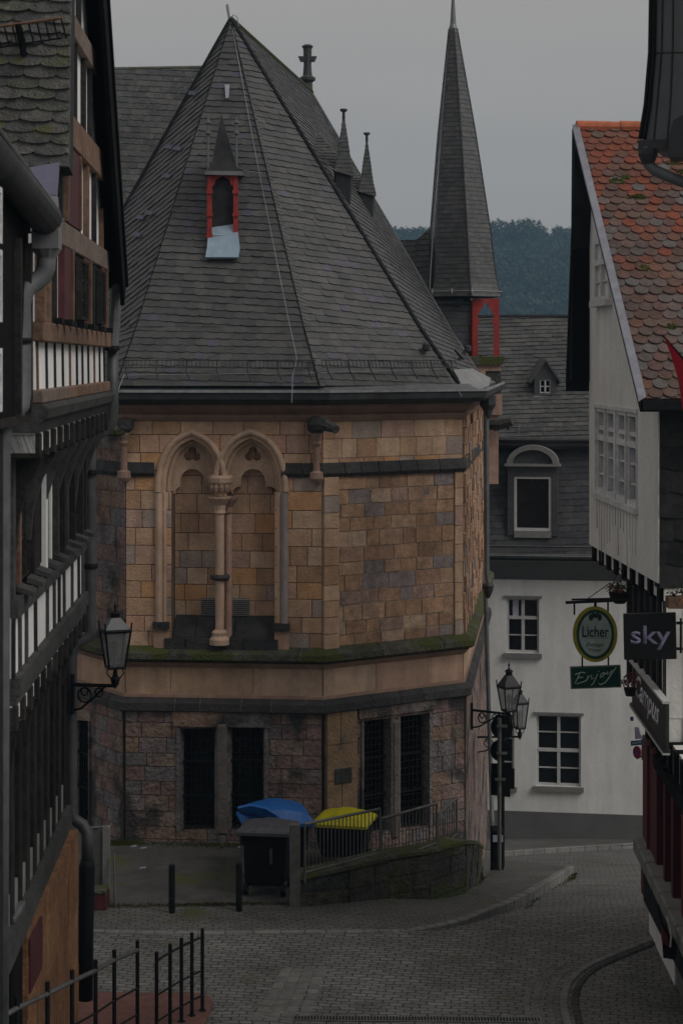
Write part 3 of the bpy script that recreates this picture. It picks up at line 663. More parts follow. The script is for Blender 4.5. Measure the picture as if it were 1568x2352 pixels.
# pilaster at the f1/f2 corner of the base, mostly smooth orange blocks
mb = MB(); blocks(mb, f2, .02, .62, ZG, ZS2-.1, .55, .6, .7, gap=.012, relief=.115, rough=.004); mb.build('corner_blocks', mat('orange brown ashlar', [(.26, .155, .085), (.22, .13, .075), (.27, .18, .11)], .9, (5, .25), (20, .4), moss=((.12, .11, .10), 1.6, .62)), CH)
# --- main roof
e = .34
def offc(k, o, zz):
    p = path[k]; d1 = (p-path[k-1]).normalized(); d2 = (path[k+1]-p).normalized() if k+1 < len(path) else d1
    n1 = Vector((d1.y, -d1.x)); n2 = Vector((d2.y, -d2.x)); m_ = (n1+n2).normalized(); m_ = m_/max(.3, m_.dot(n1))
    return Vector((p.x+m_.x*o, p.y+m_.y*o, zz))
ZE = 7.40
E0, E1, E2, E3 = offc(1, .24, ZE), offc(2, .24, ZE), offc(3, .24, ZE), offc(4, .24, ZE)
AP = P(530, 47, 35.9)
E3 = Vector((X(1052, E3.y), E3.y, ZE)); E2 = Vector((X(733, E2.y), E2.y, ZE))
dirv = (C4-C3); dirv = Vector((dirv.x, dirv.y, 0))/dirv.y
PK = P(716, 214, 46.2); E4 = Vector((X(1106, 43.6), 43.6, ZE))
def lerp3(a, b, t): return a+(b-a)*t
def belly(A, B, sag=.16):
    """slightly concave hip from eave A to apex B: the last metre kicks out"""
    m_ = A.lerp(B, .16); m_.z -= .10; return m_
hips = [(E0, AP), (E1, AP), (E2, AP), (E3, AP)]
mids = [belly(*h) for h in hips]
def plane3(*p): return list(p)
for i, (rs, cr) in enumerate((((.55), (0, 1)), ((-.07), (0, 1)), ((-.10), (0, 1)))):
    a, b = hips[i][0], hips[i+1][0]; ma, m_b = mids[i], mids[i+1]
    t_ = MB(); c_ = MB()
    for poly in ([a, b, m_b, ma], [ma, m_b, AP]):
        if len(poly) == 4:
            # two planar halves, fitted to one plane through the eave
            tiles(t_, [a, b, m_b], .22, .14, rowdir=(b-a), slope=rs*.4, t=.018)
            tiles(t_, [a, m_b, ma], .22, .14, rowdir=(b-a), slope=rs*.4, t=.018)
            c_.face([a, b, m_b, ma])
        else:
            tiles(t_, poly, .22, .14, rowdir=(b-a), slope=rs, t=.022); c_.face(poly)
    if i == 2:
        s0 = a.lerp(b, .0); s1 = a.lerp(b, .10); tiles(t_, [ma, ma+(b-a)*.055, AP], .34, .075, rowdir=(b-a), slope=-.42, t=.012, lift=.012)
    t_.build('slate_slope', M['slate'], CH)
    o = c_.build('roof_deck', M['slate_flat'], CH); 
# long right slope, from the hip back to the gable verge
t_ = MB(); quad = [E3, E4, PK, AP]
mq3, mq4 = mids[3], E4.lerp(PK, .16)-Vector((0, 0, .10))
for tri in ([E3, E4, mq4], [E3, mq4, mq3], [mq3, mq4, PK], [mq3, PK, AP]):
    tiles(t_, tri, .22, .135, rowdir=(E4-E3), slope=-.03, t=.022)
t_.build('slate_slope', M['slate'], CH)
c_ = MB(); c_.face([E3, E4, mq4, mq3]); c_.face([mq3, mq4, PK, AP]); c_.build('roof_deck', M['slate_flat'], CH)
# left slope of the nave (hidden side) closes the volume, gable wall
EL = E0+Vector((-.3, 10.5, 0)); c_ = MB(); c_.face([E0, EL, PK, AP]); c_.face([E4, PK, EL]); c_.face([E0, E1, E2, E3, E4, EL]); c_.build('roof_deck', M['slate_flat'], CH)
# hip ridges
for (A, B), mm_, rr_ in zip(hips, mids, (.05, .014, .016, .045)):
    b = MB(); b.tube([A+Vector((0, 0, .02)), mm_+Vector((0, 0, .02)), B+Vector((0, 0, .02))], rr_, 5); b.build('hip_roll', M['blackw'], CH)
b = MB(); b.tube([AP+Vector((0, 0, .03)), PK+Vector((0, 0, .03))], .05, 6); b.build('ridge_roll', M['mossy'], CH)
b = MB(); b.tube([PK, mq4+Vector((0, 0, .03)), E4], .035, 6); b.build('verge_roll', M['zinc'], CH)
# stone gable cross behind the peak
q = P(706, 200, 46.2); b = MB(); b.lathe(q.x, q.y, [(.13, q.z-.5), (.12, q.z+.05), (.11, q.z+.1), (.19, q.z+.16), (.19, q.z+.22), (.11, q.z+.27), (.09, q.z+.50), (.10, q.z+.9), (.14, q.z+.96), (.08, q.z+1.0)], 8)
b.prism([(q.x-.17, q.y-.07, q.z+.60), (q.x+.17, q.y-.07, q.z+.60), (q.x+.17, q.y+.07, q.z+.60), (q.x-.17, q.y+.07, q.z+.60)], [(q.x-.22, q.y-.07, q.z+.72), (q.x+.22, q.y-.07, q.z+.72), (q.x+.22, q.y+.07, q.z+.72), (q.x-.22, q.y+.07, q.z+.72)])
b.build('gable_cross', M['dark'], CH)
# apex rod
b = MB(); b.tube([AP+Vector((-.02, 0, 0)), AP+Vector((-.06, 0, .30))], .02, 5); b.tube([AP, AP+Vector((.05, -.02, .10)), AP+Vector((.12, -.02, .06)), AP+Vector((.14, 0, -.1))], .01, 5); b.tube([P(524, 40, 35.8), P(519, 12, 35.8)], .008, 4); b.build('lightning_rod', M['wire'], CH)
# conductor wires
def wire(pts, r=.006, nm='conductor_wire'): b = MB(); b.tube(pts, r, 4); return b.build(nm, M['wire'], CH)
nrm1 = (E2-E1).cross(AP-E1).normalized(); nrm1 = nrm1 if nrm1.y < 0 else -nrm1
nrm2 = (E3-E2).cross(AP-E2).normalized(); nrm2 = nrm2 if nrm2.y < 0 else -nrm2
def onplane(px, py, A, nn, lift=.03):
    d = Vector(((px-CX)/FPX, 1, -(py-HZ)/FPX)); o = Vector((0, 0, CAMZ)); t = (A-o).dot(nn)/d.dot(nn); return o+d*t+nn*lift
wire([onplane(535, 70, E1, nrm1), onplane(590, 370, E1, nrm1), onplane(660, 722, E1, nrm1), onplane(683, 830, E1, nrm1, .10), P(672, 865, 31.3), P(670, 925, 31.1)])
o1 = offc(3, .30, ZE)
wire([P(285, 862, 31.7), P(700, 857, 31.4), P(1020, 848, 33.0)]); wire([P(285, 862, 31.7), P(272, 895, 31.4)]); wire([P(1020, 848, 33.0), P(1030, 862, 32.9), P(1060, 910, 32.6)])
wire([onplane(600, 400, E2, nrm2), onplane(560, 400, E1, nrm1, .1)])
# roof hooks
for (px, py) in ((685, 470), (808, 905-0), (875, 0)): pass
for (px, py) in ((684, 478), (797, 915*0+520), (720, 500)):
    q = onplane(px, py, E2, nrm2, .03); b = MB(); b.tube([q+Vector((-.03, 0, -.12)), q+Vector((0, -.01, .0)), q+Vector((.03, 0, -.10))], .012, 4); b.build('roof_hook', M['wire'], CH)
# snow guard along the eaves
for A, B, n_ in ((E1, E2, 46), (E2, E3, 36)):
    b = MB(); d = (B-A); nn = Vector((d.y, -d.x, 0)).normalized()
    up_ = lambda t, h, o: A.lerp(B, t)+Vector((0, 0, h))+nn*(o)
    b.tube([up_(.02, .42, -.02), up_(.98, .42, -.02)], .008, 4); b.tube([up_(.02, .30, .02), up_(.98, .30, .02)], .008, 4)
    for k in range(n_+1): t = .02+.96*k/n_; b.tube([up_(t, .29, .02), up_(t, .42, -.02)], .006, 4)
    for k in range(7): t = .05+.9*k/6; b.tube([up_(t, .42, -.03), up_(t, .24, .04), up_(t+.02, .10, .10)], .012, 4)
    b.build('snow_guard', M['zincd'], CH)
# pale lead corner at the right end of the eaves
b = MB(); lp = [(996, 852, 33.2), (1084, 846, 34.6), (1126, 868, 35.2), (1122, 886, 34.4), (1085, 902, 33.2), (1042, 911, 32.75)]; b.prism([P(*p)+Vector((0, .05, -.06)) for p in lp], [P(*p) for p in lp]); b.build('lead_flashing', mat('grey lead flashing', [(.22, .225, .225)], .5, (5, .2), (12, .15)), CH)
# right corner downpipe with hopper
b = MB(); D_ = 36.0
b.tube([P(1116, 948, D_), P(1116, 990, D_), P(1117, 1320, D_), P(1122, 1345, D_)], .05, 8); b.tube([P(1114, 1350, D_), P(1121, 1600, D_), P(1127, 1800, D_), P(1133, 2015, 34)], .04, 8); b.build('downpipe', M['zinc'], CH)
b = MB(); q = P(1120, 930, D_); b.lathe(q.x, q.y, [(.05, q.z-.25), (.09, q.z-.1), (.15, q.z), (.15, q.z+.18)], 8); b.build('hopper', M['zincd'], CH)
q = P(1120, 1355, 35.6); b = MB(); b.lathe(q.x, q.y, [(.03, q.z-.15), (.09, q.z-.02), (.11, q.z+.08), (.08, q.z+.12)], 8); b.build('pipe_shoe', M['zincd'], CH)
# crossed ridge brackets at the eave ends
for px, py, D in ((965, 810, 33.2), (1062, 812, 38.0)):
    b = MB(); q = P(px, py, D)
    b.tube([q+Vector((-.14, 0, .08)), q+Vector((.03, -.05, -.10))], .04, 5); b.tube([q+Vector((.10, 0, .10)), q+Vector((-.08, -.03, -.13))], .04, 5); b.lathe(q.x+.10, q.y, [(.03, q.z+.02), (.065, q.z+.05), (.065, q.z+.14), (.02, q.z+.16)], 6); b.build('roof_bracket', M['zincd'], CH)
# --- front dormer: red posts, little slate spire, lead apron
def dormer():
    d0 = onplane(510, 545, E1, nrm1, 0).y
    Dp = onplane(512, 548, E1, nrm1, 0).y-.05
    q = lambda px, py, dy=0: P(px, py, Dp+dy)
    b = MB()
    for x0, x1 in ((476, 487), (536, 547)):
        b.prism([q(x0, 545), q(x1, 545), q(x1, 545, .09), q(x0, 545, .09)], [q(x0, 398), q(x1, 398), q(x1, 398, .09), q(x0, 398, .09)])
        for yy in (440, 492, 541): b.prism([q(x0-2, yy+5, -.02), q(x1+2, yy+5, -.02), q(x1+2, yy+5, .11), q(x0-2, yy+5, .11)], [q(x0-2, yy-3, -.02), q(x1+2, yy-3, -.02), q(x1+2, yy-3, .11), q(x0-2, yy-3, .11)])
    fr_ = b.build('dormer_post', M['red'], CH)
    b = MB()
    b.prism([q(476, 404, .0), q(547, 404, .0), q(547, 404, .09), q(476, 404, .09)], [q(476, 396, .0), q(547, 396, .0), q(547, 396, .09), q(476, 396, .09)])
    for s_, xa in ((1, 487), (-1, 536)):
        pts = [(xa, 430), (xa+s_*6, 424), (xa+s_*9, 412), (xa+s_*18, 408), (xa+s_*25, 402), (xa+s_*24, 399), (xa, 399)]
        b.prism([q(a, c, .02) for a, c in pts], [q(a, c, .08) for a, c in pts])
    b.build('dormer_arch', M['red'], CH)
    # side cheeks and dark inside
    b = MB(); b.prism([q(479, 545, .1), q(544, 545, .1), q(544, 545, .62), q(479, 545, .62)], [q(479, 400, .1), q(544, 400, .1), q(544, 400, 1.3), q(479, 400, 1.3)]); 
    b.build('dormer_body', M['slate_flat'], CH)
    for x0 in (478, 545):
        b = MB(); b.prism([q(x0, 500, .1), q(x0+2, 500, .1), q(x0+2, 500, .7), q(x0, 500, .7)], [q(x0, 400, .1), q(x0+2, 400, .1), q(x0+2, 400, 1.3), q(x0, 400, 1.3)]); b.build('dormer_cheek', M['leadlight'], CH)
    # eave and spirelet
    b = MB(); b.prism([q(470, 401, -.06), q(561, 403, -.06), q(561, 403, .9), q(470, 401, .9)], [q(472, 392, -.06), q(556, 393, -.06), q(556, 393, .9), q(472, 392, .9)]); b.build('dormer_eave', M['lead'], CH)
    ap = q(508, 262, .35); c1, c2, c3, c4 = q(478, 392, -.03), q(549, 392, -.03), q(549, 392, 1.2), q(478, 392, 1.2)
    m1, m2 = q(488, 372, .03), q(539, 372, .03)
    b = MB(); b.prism([c1, c2, c3, c4], [m1, m2, q(539, 372, 1.0), q(488, 372, 1.0)]); b.face([m1, m2, ap]); b.face([m2, q(539, 372, 1.0), ap]); b.face([m1, q(488, 372, 1.0), ap]); b.build('spirelet_core', M['slate_flat'], CH)  # front face stays untiled; the dark underlay colour stands in for its shade
    b = MB(); tiles(b, [m2, q(539, 372, 1.0), ap], .09, .07, t=.01); tiles(b, [q(488, 372, 1.0), m1, ap], .09, .07, t=.01); b.build('spirelet', M['slate'], CH)
    for x0 in (478, 543):
        b = MB(); c = q(x0, 395, .02); b.lathe(c.x, c.y, [(.022, c.z), (.018, c.z+.62), (.05, c.z+.64), (.05, c.z+.67), (.02, c.z+.70), (.015, c.z+.8), (.045, c.z+.83), (.02, c.z+.88), (.004, c.z+.95)], 6); b.build('dormer_finial', M['zinc'], CH)
    b = MB(); pts = [onplane(a, c, E1, nrm1, .02) for a, c in ((517, 198), (528, 198), (526, 228), (519, 230))]; b.prism(pts, [p+nrm1*.03 for p in pts]); b.build('lead_slip', M['leadlight'], CH)
    b = MB(); pts = [onplane(a, c, E1, nrm1, .03) for a, c in ((473, 597), (548, 597), (552, 575), (545, 515), (482, 515), (477, 575))]; b.prism(pts, [p+nrm1*.05 for p in pts]); 
    pts = [q(489, 545, .0), q(534, 545, .0), q(534, 515, .3), q(489, 515, .3)]; b.prism(pts, [p+Vector((0, -.02, .03)) for p in pts]); b.build('lead_apron', mat('blue grey lead apron', [(.27, .36, .44)], .4, (6, .15), (10, .1)), CH)
    for s_, xa in ((1, 481), (-1, 541)):
        b = MB(); b.tube([q(xa, 545, .05), q(xa+s_*9, 552, -.02), q(xa+s_*10, 568, -.05), q(xa+s_*3, 585, -.15)], .02, 6); b.build('lead_scroll', M['lead'], CH)
dormer()
# bluish replacement slates
b = MB()
for px, py in ((393, 335), (410, 338), (330, 490), (352, 505), (340, 660), (325, 655)):
    pass
n0 = (E1-E0).cross(AP-E0).normalized(); n0 = n0 if n0.y < 0 else -n0
for px, py in ((405, 333), (425, 337), (340, 495), (360, 485), (332, 535), (400, 400), (460, 210)):
    b = MB(); pts = [onplane(a, c, E0, n0, .022) for a, c in ((px-22, py), (px-6, py+2), (px-9, py+11), (px-26, py+9))]; b.prism(pts, [p+n0*.01 for p in pts]); b.build('new_slate', MATS.get('violet slate') or mat('violet slate', [(.10, .10, .15)], .5, (8, .2), (20, .1)), CH)
# two small spiked dormers on the long slope
def spike(px, ytop, ybase, ybot, D, wpx):
    hw = wpx/FPX*D; q = P(px, ybase, D); top = P(px, ytop, D)
    b = MB(); c = [Vector((q.x-hw, q.y-hw*.7, q.z)), Vector((q.x+hw, q.y-hw*.7, q.z-.1)), Vector((q.x+hw, q.y+hw, q.z)), Vector((q.x-hw, q.y+hw, q.z))]
    m_ = [Vector((q.x+(p.x-q.x)*.62, q.y+(p.y-q.y)*.62, q.z+.28)) for p in c]; tp = top-Vector((0, 0, .1))
    k = MB(); k.prism(c, m_); 
    for i in range(4): k.face([m_[i], m_[(i+1) % 4], tp])
    k.build('dormer_spirelet_core', M['slate_flat'], CH)
    for i in range(4):
        n2_ = (c[(i+1) % 4]-c[i]).cross(m_[i]-c[i]).normalized()
        tiles(b, [c[i], c[(i+1) % 4], m_[(i+1) % 4], m_[i]], .10, .08, t=.012, lift=.004); tiles(b, [m_[i], m_[(i+1) % 4], tp], .10, .08, t=.012, lift=.004)
    b.build('dormer_spirelet', M['slate'], CH)
    b = MB(); b.lathe(top.x, top.y, [(.03, top.z-.15), (.025, top.z-.03), (.065, top.z-.01), (.065, top.z+.03)], 6); b.build('spirelet_knob', M['zincd'], CH)
    b = MB(); lo = P(px-wpx*.2, ybot, D)
    b.prism([Vector((q.x-hw*.9, q.y-hw*.6, q.z-.75)), Vector((q.x+hw*.55, q.y-hw*.6, q.z-.9)), Vector((q.x+hw*.3, q.y+hw, q.z-.8)), Vector((q.x-hw*.9, q.y+hw, q.z-.7))], [c[0]+Vector((.03, .03, .02)), c[1]+Vector((-.05, .03, .02)), c[2], c[3]]); b.build('dormer_body', M['slate_flat'], CH)
    b = MB(); a_ = Vector((q.x-hw*.9, q.y-hw*.3, q.z+.05)); tiles(b, [a_, Vector((q.x-hw*.2, q.y+hw, q.z+.2)), a_+Vector((-hw*1.8, .9, .75)), a_+Vector((-hw*2.3, -.0, .5))], .13, .1, t=.015); b.build('dormer_saddle', M['slate'], CH)
nrm3 = (E4-E3).cross(AP-E3).normalized(); nrm3 = nrm3 if nrm3.x > 0 else -nrm3
d1_, d2_ = onplane(774, 425, E3, nrm3, 0).y-.2, onplane(828, 470, E3, nrm3, 0).y-.2
print('SPIKE', d1_, d2_)
spike(789, 254, 394, 425, min(d1_, 44), 22); spike(842, 308, 441, 472, min(d2_, 45), 20)
# --- transept roof rising behind on the left
T0, T1, T2, T3 = P(180, 160, 46), P(480, 155, 46), P(560, 700, 42.6), P(150, 700, 42.6)
b = MB(); tiles(b, [T3, T2, T1, T0], .24, .17, slope=-.06, t=.02); b.build('transept_slates', M['slate_old'], CH)
b = MB(); b.prism([T3, T2, T1, T0], [p+Vector((0, .6, -.4)) for p in (T3, T2, T1, T0)]); b.build('transept_deck', M['slate_flat'], CH)
b = MB(); b.tube([T0, T1], .05, 6); b.build('transept_ridge', M['slate_moss'], CH)
# --- stair turret with needle spire
TD = 44.6
q = lambda px, py, d=0: P(px, py, TD+d)
tx0, tx1 = X(1000, TD), X(1145, TD)
cxT, cyT = X(1064, TD), TD+.35
Rb = (X(1154, TD)-X(968, TD))/2
zb, zs, zt = Zy(682, TD), Zy(545, TD), Zy(60, TD)
def ring(R, zz, n=6, rot=math.radians(-21)): return [Vector((cxT+R*math.cos(rot+math.pi*k/3)-((zz-zb)/(zt-zb))*.22, cyT+R*math.sin(rot+math.pi*k/3), zz)) for k in range(6)]
levels = [(Rb, zb), (Rb*.90, zb+.32), (Rb*.83, zb+.8), (Rb*.79, zs), (Rb*.47, Zy(300, TD)), (.085, zt)]
b = MB(); k_ = MB()
for (ra, za), (rb, zb_) in zip(levels[:-1], levels[1:]):
    A_, B_ = ring(ra, za), ring(rb, zb_)
    for i in range(6):
        j = (i+1) % 6; k_.face([A_[i], A_[j], B_[j], B_[i]])
        tiles(b, [A_[i], A_[j], B_[j], B_[i]], .14, .105, t=.014, lift=.004)
k_.face(ring(Rb, zb)); k_.build('spire_core', M['slate_flat'], CH); b.build('spire', M['slate'], CH)
b = MB(); tp = ring(.001, zt)[0]; b.lathe(tp.x, tp.y, [(.10, zt-.1), (.10, zt), (.07, zt+.1), (.03, zt+.75), (.01, zt+1.6)], 8); b.build('spire_tip', M['zinc'], CH)
for i in range(6):
    b = MB(); b.tube([Vector(ring(r_+.01, z_)[i]) for r_, z_ in levels], .022, 5); b.build('spire_hip', M['zincd'], CH)
b = MB(); b.tube([ring(Rb, zb)[4]+Vector((-.05, -.04, -.9)), ring(Rb*.9, zb+.32)[4]+Vector((-.12, -.05, 0)), ring(Rb*.79, zs)[4]+Vector((-.1, -.05, 0)), ring(.1, zt)[4]], .010, 4); b.build('conductor_wire', M['wire'], CH)
b = MB(); R_ = [Vector((cxT+(p.x-cxT)*1.0, p.y-.02, zb+.12)) for p in ring(Rb+.02, zb)]; b.tube([R_[3], R_[4], R_[5], R_[0]], .008, 4)
for p in (R_[4], R_[5], R_[4].lerp(R_[5], .5)): b.lathe(p.x, p.y, [(.02, p.z-.05), (.02, p.z+.06)], 6)
b.build('spire_rail', M['wire'], CH)
# turret body (left) and the open red lantern (right)
b = MB(); b.box(X(985, TD), X(1078, TD), TD-.15, TD+.9, Zy(860, TD), zb-.02); b.build('turret_body', M['slate_flat'], CH)
b = MB(); A_ = [Vector((X(1000, TD), TD-.16, Zy(860, TD))), Vector((X(1079, TD), TD-.16, Zy(860, TD))), Vector((X(1079, TD), TD-.14, zb-.03)), Vector((X(985, TD), TD-.14, zb-.03))]
tiles(b, A_, .2, .16, t=.015); b.build('turret_slates', M['slate'], CH)
def lantern_frame(x0, x1, d0, d1):
    b = MB(); post = 13
    ins = [(x0+post, 818), (x0+post, 745), (x0+post+4, 738), (x0+post-1, 725), (x0+post+6, 712), (x0+post+13, 702)]
    xm = (x0+x1)/2
    right = [(2*xm-a, c) for a, c in ins]
    for side in (ins, right):
        s_ = x0 if side is ins else x1
        for (a, c), (a2, c2) in zip(side[:-1], side[1:]):
            pts = [(s_, c), (a, c), (a2, c2), (s_, c2)]; b.prism([P(px, py, d0) for px, py in pts], [P(px, py, d1) for px, py in pts])
    pts = [(x0, 702), (x0+post+13, 702), (xm, 690), (2*xm-x0-post-13, 702), (x1, 702), (x1, 686), (x0, 686)]
    b.prism([P(px, py, d0) for px, py in pts], [P(px, py, d1) for px, py in pts])
    return b
lantern_frame(1084, 1146, TD-.28, TD-.14).build('red_arcade', M['red'], CH)
lantern_frame(1084, 1146, TD+.75, TD+.87).build('red_arcade', M['red'], CH)
b = MB(); b.prism([q(1076, 818, -.15), q(1084, 818, -.28), q(1084, 818, -.1), q(1076, 818, .3)], [q(1076, 748, -.15), q(1084, 748, -.28), q(1084, 748, -.1), q(1076, 748, .3)]); b.prism([q(1080, 748, -.15), q(1084, 748, -.28), q(1084, 748, -.1), q(1080, 748, .3)], [q(1080, 690, -.15), q(1084, 690, -.28), q(1084, 690, -.1), q(1080, 690, .3)]); b.build('red_arcade', M['red'], CH)
b = MB(); 
for y0, y1, x0, x1 in ((826, 819, 1076, 1156), (832, 826, 1073, 1154), (838, 832, 1077, 1150)):
    b.box(X(x0, TD), X(x1, TD), TD-.36, TD+.95, Zy(y0, TD), Zy(y1, TD))
b.build('lantern_ledge', M['mossy'], CH)
b = MB(); b.box(X(1082, TD), X(1147, TD), TD-.28, TD+.9, Zy(852, TD), Zy(838, TD)); b.box(X(1100, TD), X(1112, TD), TD-.30, TD, Zy(880, TD), Zy(852, TD)); b.box(X(1105, TD), X(1150, TD), TD-.31, TD+.9, Zy(952, TD), Zy(905, TD)); b.box(X(1110, TD), X(1142, TD), TD-.25, TD+.9, Zy(1110, TD), Zy(952, TD)); b.build('turret_stonework', M['ash'], CH)
b = MB(); b.box(X(1082, TD), X(1148, TD), TD-.24, TD+.9, Zy(905, TD), Zy(852, TD)); b.build('turret_stonework', M['dark'], CH)
# low curved roof joining nave and turret
b = MB(); J = [P(860, 545, 45.0), P(905, 560, 45.1), P(950, 560, 45.1), P(990, 520, 45.1)]
k_ = MB()
for a_, c_ in (((855, 520), (905, 552)), ((905, 552), (955, 552)), ((955, 552), (1000, 515))):
    poly = [P(a_[0], 720, 44.55), P(c_[0], 720, 44.55), P(c_[0], c_[1], 45.5), P(a_[0], a_[1], 45.5)]
    tiles(b, [poly[0], poly[1], poly[2]], .2, .15, t=.02); tiles(b, [poly[0], poly[2], poly[3]], .2, .15, t=.02); k_.face(poly)
b.build('link_roof', M['slate'], CH); k_.build('link_roof_deck', M['slate_flat'], CH)
# dog-shaped spout low on the turret
b = MB(); b.tube([P(1125, 975, 44.2), P(1150, 975, 44.1), P(1176, 968, 44.0)], [.13, .12, .10], 7); b.tube([P(1168, 975, 44.0), P(1168, 988, 44.0)], .05, 5); b.tube([P(1140, 975, 44.1), P(1138, 990, 44.1)], .06, 5); b.build('gargoyle', M['dark'], CH)
# ---------------------------------------------------------------- generic window
def window(fr, u0, u1, v0, v1, parent, cols=2, rows=3, w0=-.06, sill=True, fm='win', gm='glass', fw=.05, name='window', transom=None, head=False):
    b = MB(); b.fbox(fr, u0, u1, v0, v1, w0-.05, w0-.03); wn = b.build(name, M[gm], parent)
    f = MB(); p = w0+.03
    f.fbox(fr, u0, u0+fw, v0, v1, w0-.03, p); f.fbox(fr, u1-fw, u1, v0, v1, w0-.03, p); f.fbox(fr, u0+fw, u1-fw, v1-fw, v1, w0-.03, p); f.fbox(fr, u0+fw, u1-fw, v0, v0+fw*1.2, w0-.03, p)
    for k in range(1, cols): u = u0+(u1-u0)*k/cols; f.fbox(fr, u-fw*.75, u+fw*.75, v0+fw, v1-fw, w0-.03, p+.01)
    tv = v0+(v1-v0)*(transom if transom else 2)
    if transom: f.fbox(fr, u0+fw, u1-fw, tv-fw*.75, tv+fw*.75, w0-.03, p+.02)
    if not transom:
        for k in range(1, rows): v = v0+(v1-v0)*k/rows; f.fbox(fr, u0+fw, u1-fw, v-.012, v+.012, w0-.03, p-.012)
    else:
        lo, hi = rows
        for k in range(1, lo): v = v0+(tv-v0)*k/lo; f.fbox(fr, u0+fw, u1-fw, v-.012, v+.012, w0-.03, p-.012)
        for k in range(1, hi): v = tv+(v1-tv)*k/hi; f.fbox(fr, u0+fw, u1-fw, v-.012, v+.012, w0-.03, p-.012)
    f.build('frame', M[fm], wn)
    if sill: s = MB(); s.fbox(fr, u0-.07, u1+.07, v0-.12, v0-.003, w0-.03, .09); s.build('sill', M['stone_g'], wn)
    if head: s = MB(); s.fbox(fr, u0-.07, u1+.07, v1+.003, v1+.06, w0-.03, .05); s.build('lintel', M['stone_g'], wn)
    return wn
def wallwith(fr, u0, u1, v0, v1, holes, mt, parent, name='wall', th=.3, w=0):
    b = MB()
    for p in minus_all([(u0, v0), (u1, v0), (u1, v1), (u0, v1)], [ccw(h) for h in holes]): b.fpoly(fr, p, w-th, w)
    return b.build(name, M[mt], parent)
def rect(fr, a, b_): 
    (u0, v1), (u1, v0) = fr.uv(*a), fr.uv(*b_); return (u0, u1, v0, v1)
def rp(r): return [(r[0], r[2]), (r[1], r[2]), (r[1], r[3]), (r[0], r[3])]
# ---------------------------------------------------------------- white house behind on the right
W = thing('townhouse', (5.5, 48, -4), 'white rendered townhouse with grey slate mansard roof and arched dormer', 'house')
fw_ = Fr(C(1090, 48.4), C(1600, 47.6))
r1 = rect(fw_, (1163, 1372), (1237, 1500)); r2 = rect(fw_, (1231, 1640), (1333, 1806)); r3 = rect(fw_, (1146, 1656), (1180, 1812))
r1 = (r1[0], r1[1], fw_.uv(1200, 1500)[1], fw_.uv(1200, 1374)[1]); r2 = (r2[0], r2[1], fw_.uv(1280, 1806)[1], fw_.uv(1280, 1642)[1]); r3 = (r3[0], r3[1], fw_.uv(1165, 1806)[1], fw_.uv(1165, 1642)[1])
zg = Zy(1868, 48); zt_ = Zy(1312, 48.1)
wallwith(fw_, -1, fw_.L+1, zg, zt_, [rp(r1), rp(r2), rp(r3)], 'white', W)
b = MB(); b.fbox(fw_, -1, fw_.L+1, -6.5, zg-.002, -.3, .03); b.build('plinth', M['plinth'], W)
for r in (r1, r2): window(fw_, r[0], r[1], r[2], r[3], W, cols=2, rows=(2, 1) if r is r1 else (2, 2), transom=.64 if r is r1 else .5, w0=-.10, head=True)
window(fw_, r3[0], r3[1], r3[2], r3[3], W, cols=1, rows=3, w0=-.10)
# curtain seen in the upper window, pale note
u, v = fw_.uv(1187, 1390); b = MB(); b.fbox(fw_, u-.12, u+.03, v-.35, v+.12, -.125, -.12); b.build('curtain', M['snote'], W)
b = MB(); eL, eR = fw_.pt(-1, zt_, .0), fw_.pt(fw_.L+1, zt_, .0)
# cove, gutter
b = MB()
def fprof(mb, fr, u0, u1, prof, c=.5): mb.prism([fr.pt(u0, v_, w_) for w_, v_ in prof], [fr.pt(u1, v_, w_) for w_, v_ in prof], c)
fprof(b, fw_, -1, fw_.L+1, [(0, zt_-.22), (.05, zt_-.2), (.30, zt_+.12), (.52, zt_+.30), (0, zt_+.34)]); b.build('cove', M['plinth'], W)  # dark grey on the cove puts the shade under the eaves into its colour
b = MB(); fprof(b, fw_, -1, fw_.L+1, [(.15, zt_+.345), (.50, zt_+.345), (.58, zt_+.42), (.56, zt_+.44), (.15, zt_+.40)]); b.build('gutter', M['zinc'], W)
b = MB(); b.tube([fw_.pt(-1, zt_+.62, .15), fw_.pt(fw_.L+1, zt_+.62, .15)], .015, 5); b.tube([fw_.pt(-1, zt_+.44, .42), fw_.pt(fw_.L+1, zt_+.44, .42)], .018, 5); b.build('snow_guard', M['iron_gray'], W)
# mansard
zm0, zm1 = zt_+.40, Zy(1022, 48.7)
ML = [fw_.pt(-1, zm0, .18), fw_.pt(fw_.L+1, zm0, .18), fw_.pt(fw_.L+1, zm1, -.45), fw_.pt(-1, zm1, -.45)]
b = MB(); tiles(b, ML, .25, .16, slope=.05, t=.018); b.build('mansard', mat('dark slate', [(.055, .056, .06), (.045, .046, .05), (.068, .068, .07), (.05, .05, .058)], .6, (9, .25), (40, .2), spec=.3), W)
b = MB(); b.prism(ML, [p+Vector((0, .3, 0)) for p in ML]); b.build('mansard_deck', M['slate_flat'], W)
b = MB(); fprof(b, fw_, -1, fw_.L+1, [(-.5, zm1-.10), (-.22, zm1-.10), (-.12, zm1+.0), (-.12, zm1+.12), (-.5, zm1+.16)]); b.build('mansard_cornice', M['zincd'], W)
b = MB(); b.tube([fw_.pt(-1, zm1+.14, -.1), fw_.pt(fw_.L+1, zm1+.14, -.1)], .05, 6); b.build('gutter', M['zincd'], W)
zr0, zr1 = zm1+.14, Zy(729, 53.5)
UR = [fw_.pt(-1, zr0, -.3), fw_.pt(fw_.L+1, zr0, -.3), fw_.pt(fw_.L+1, zr1, -5.5), fw_.pt(-1, zr1, -5.5)]
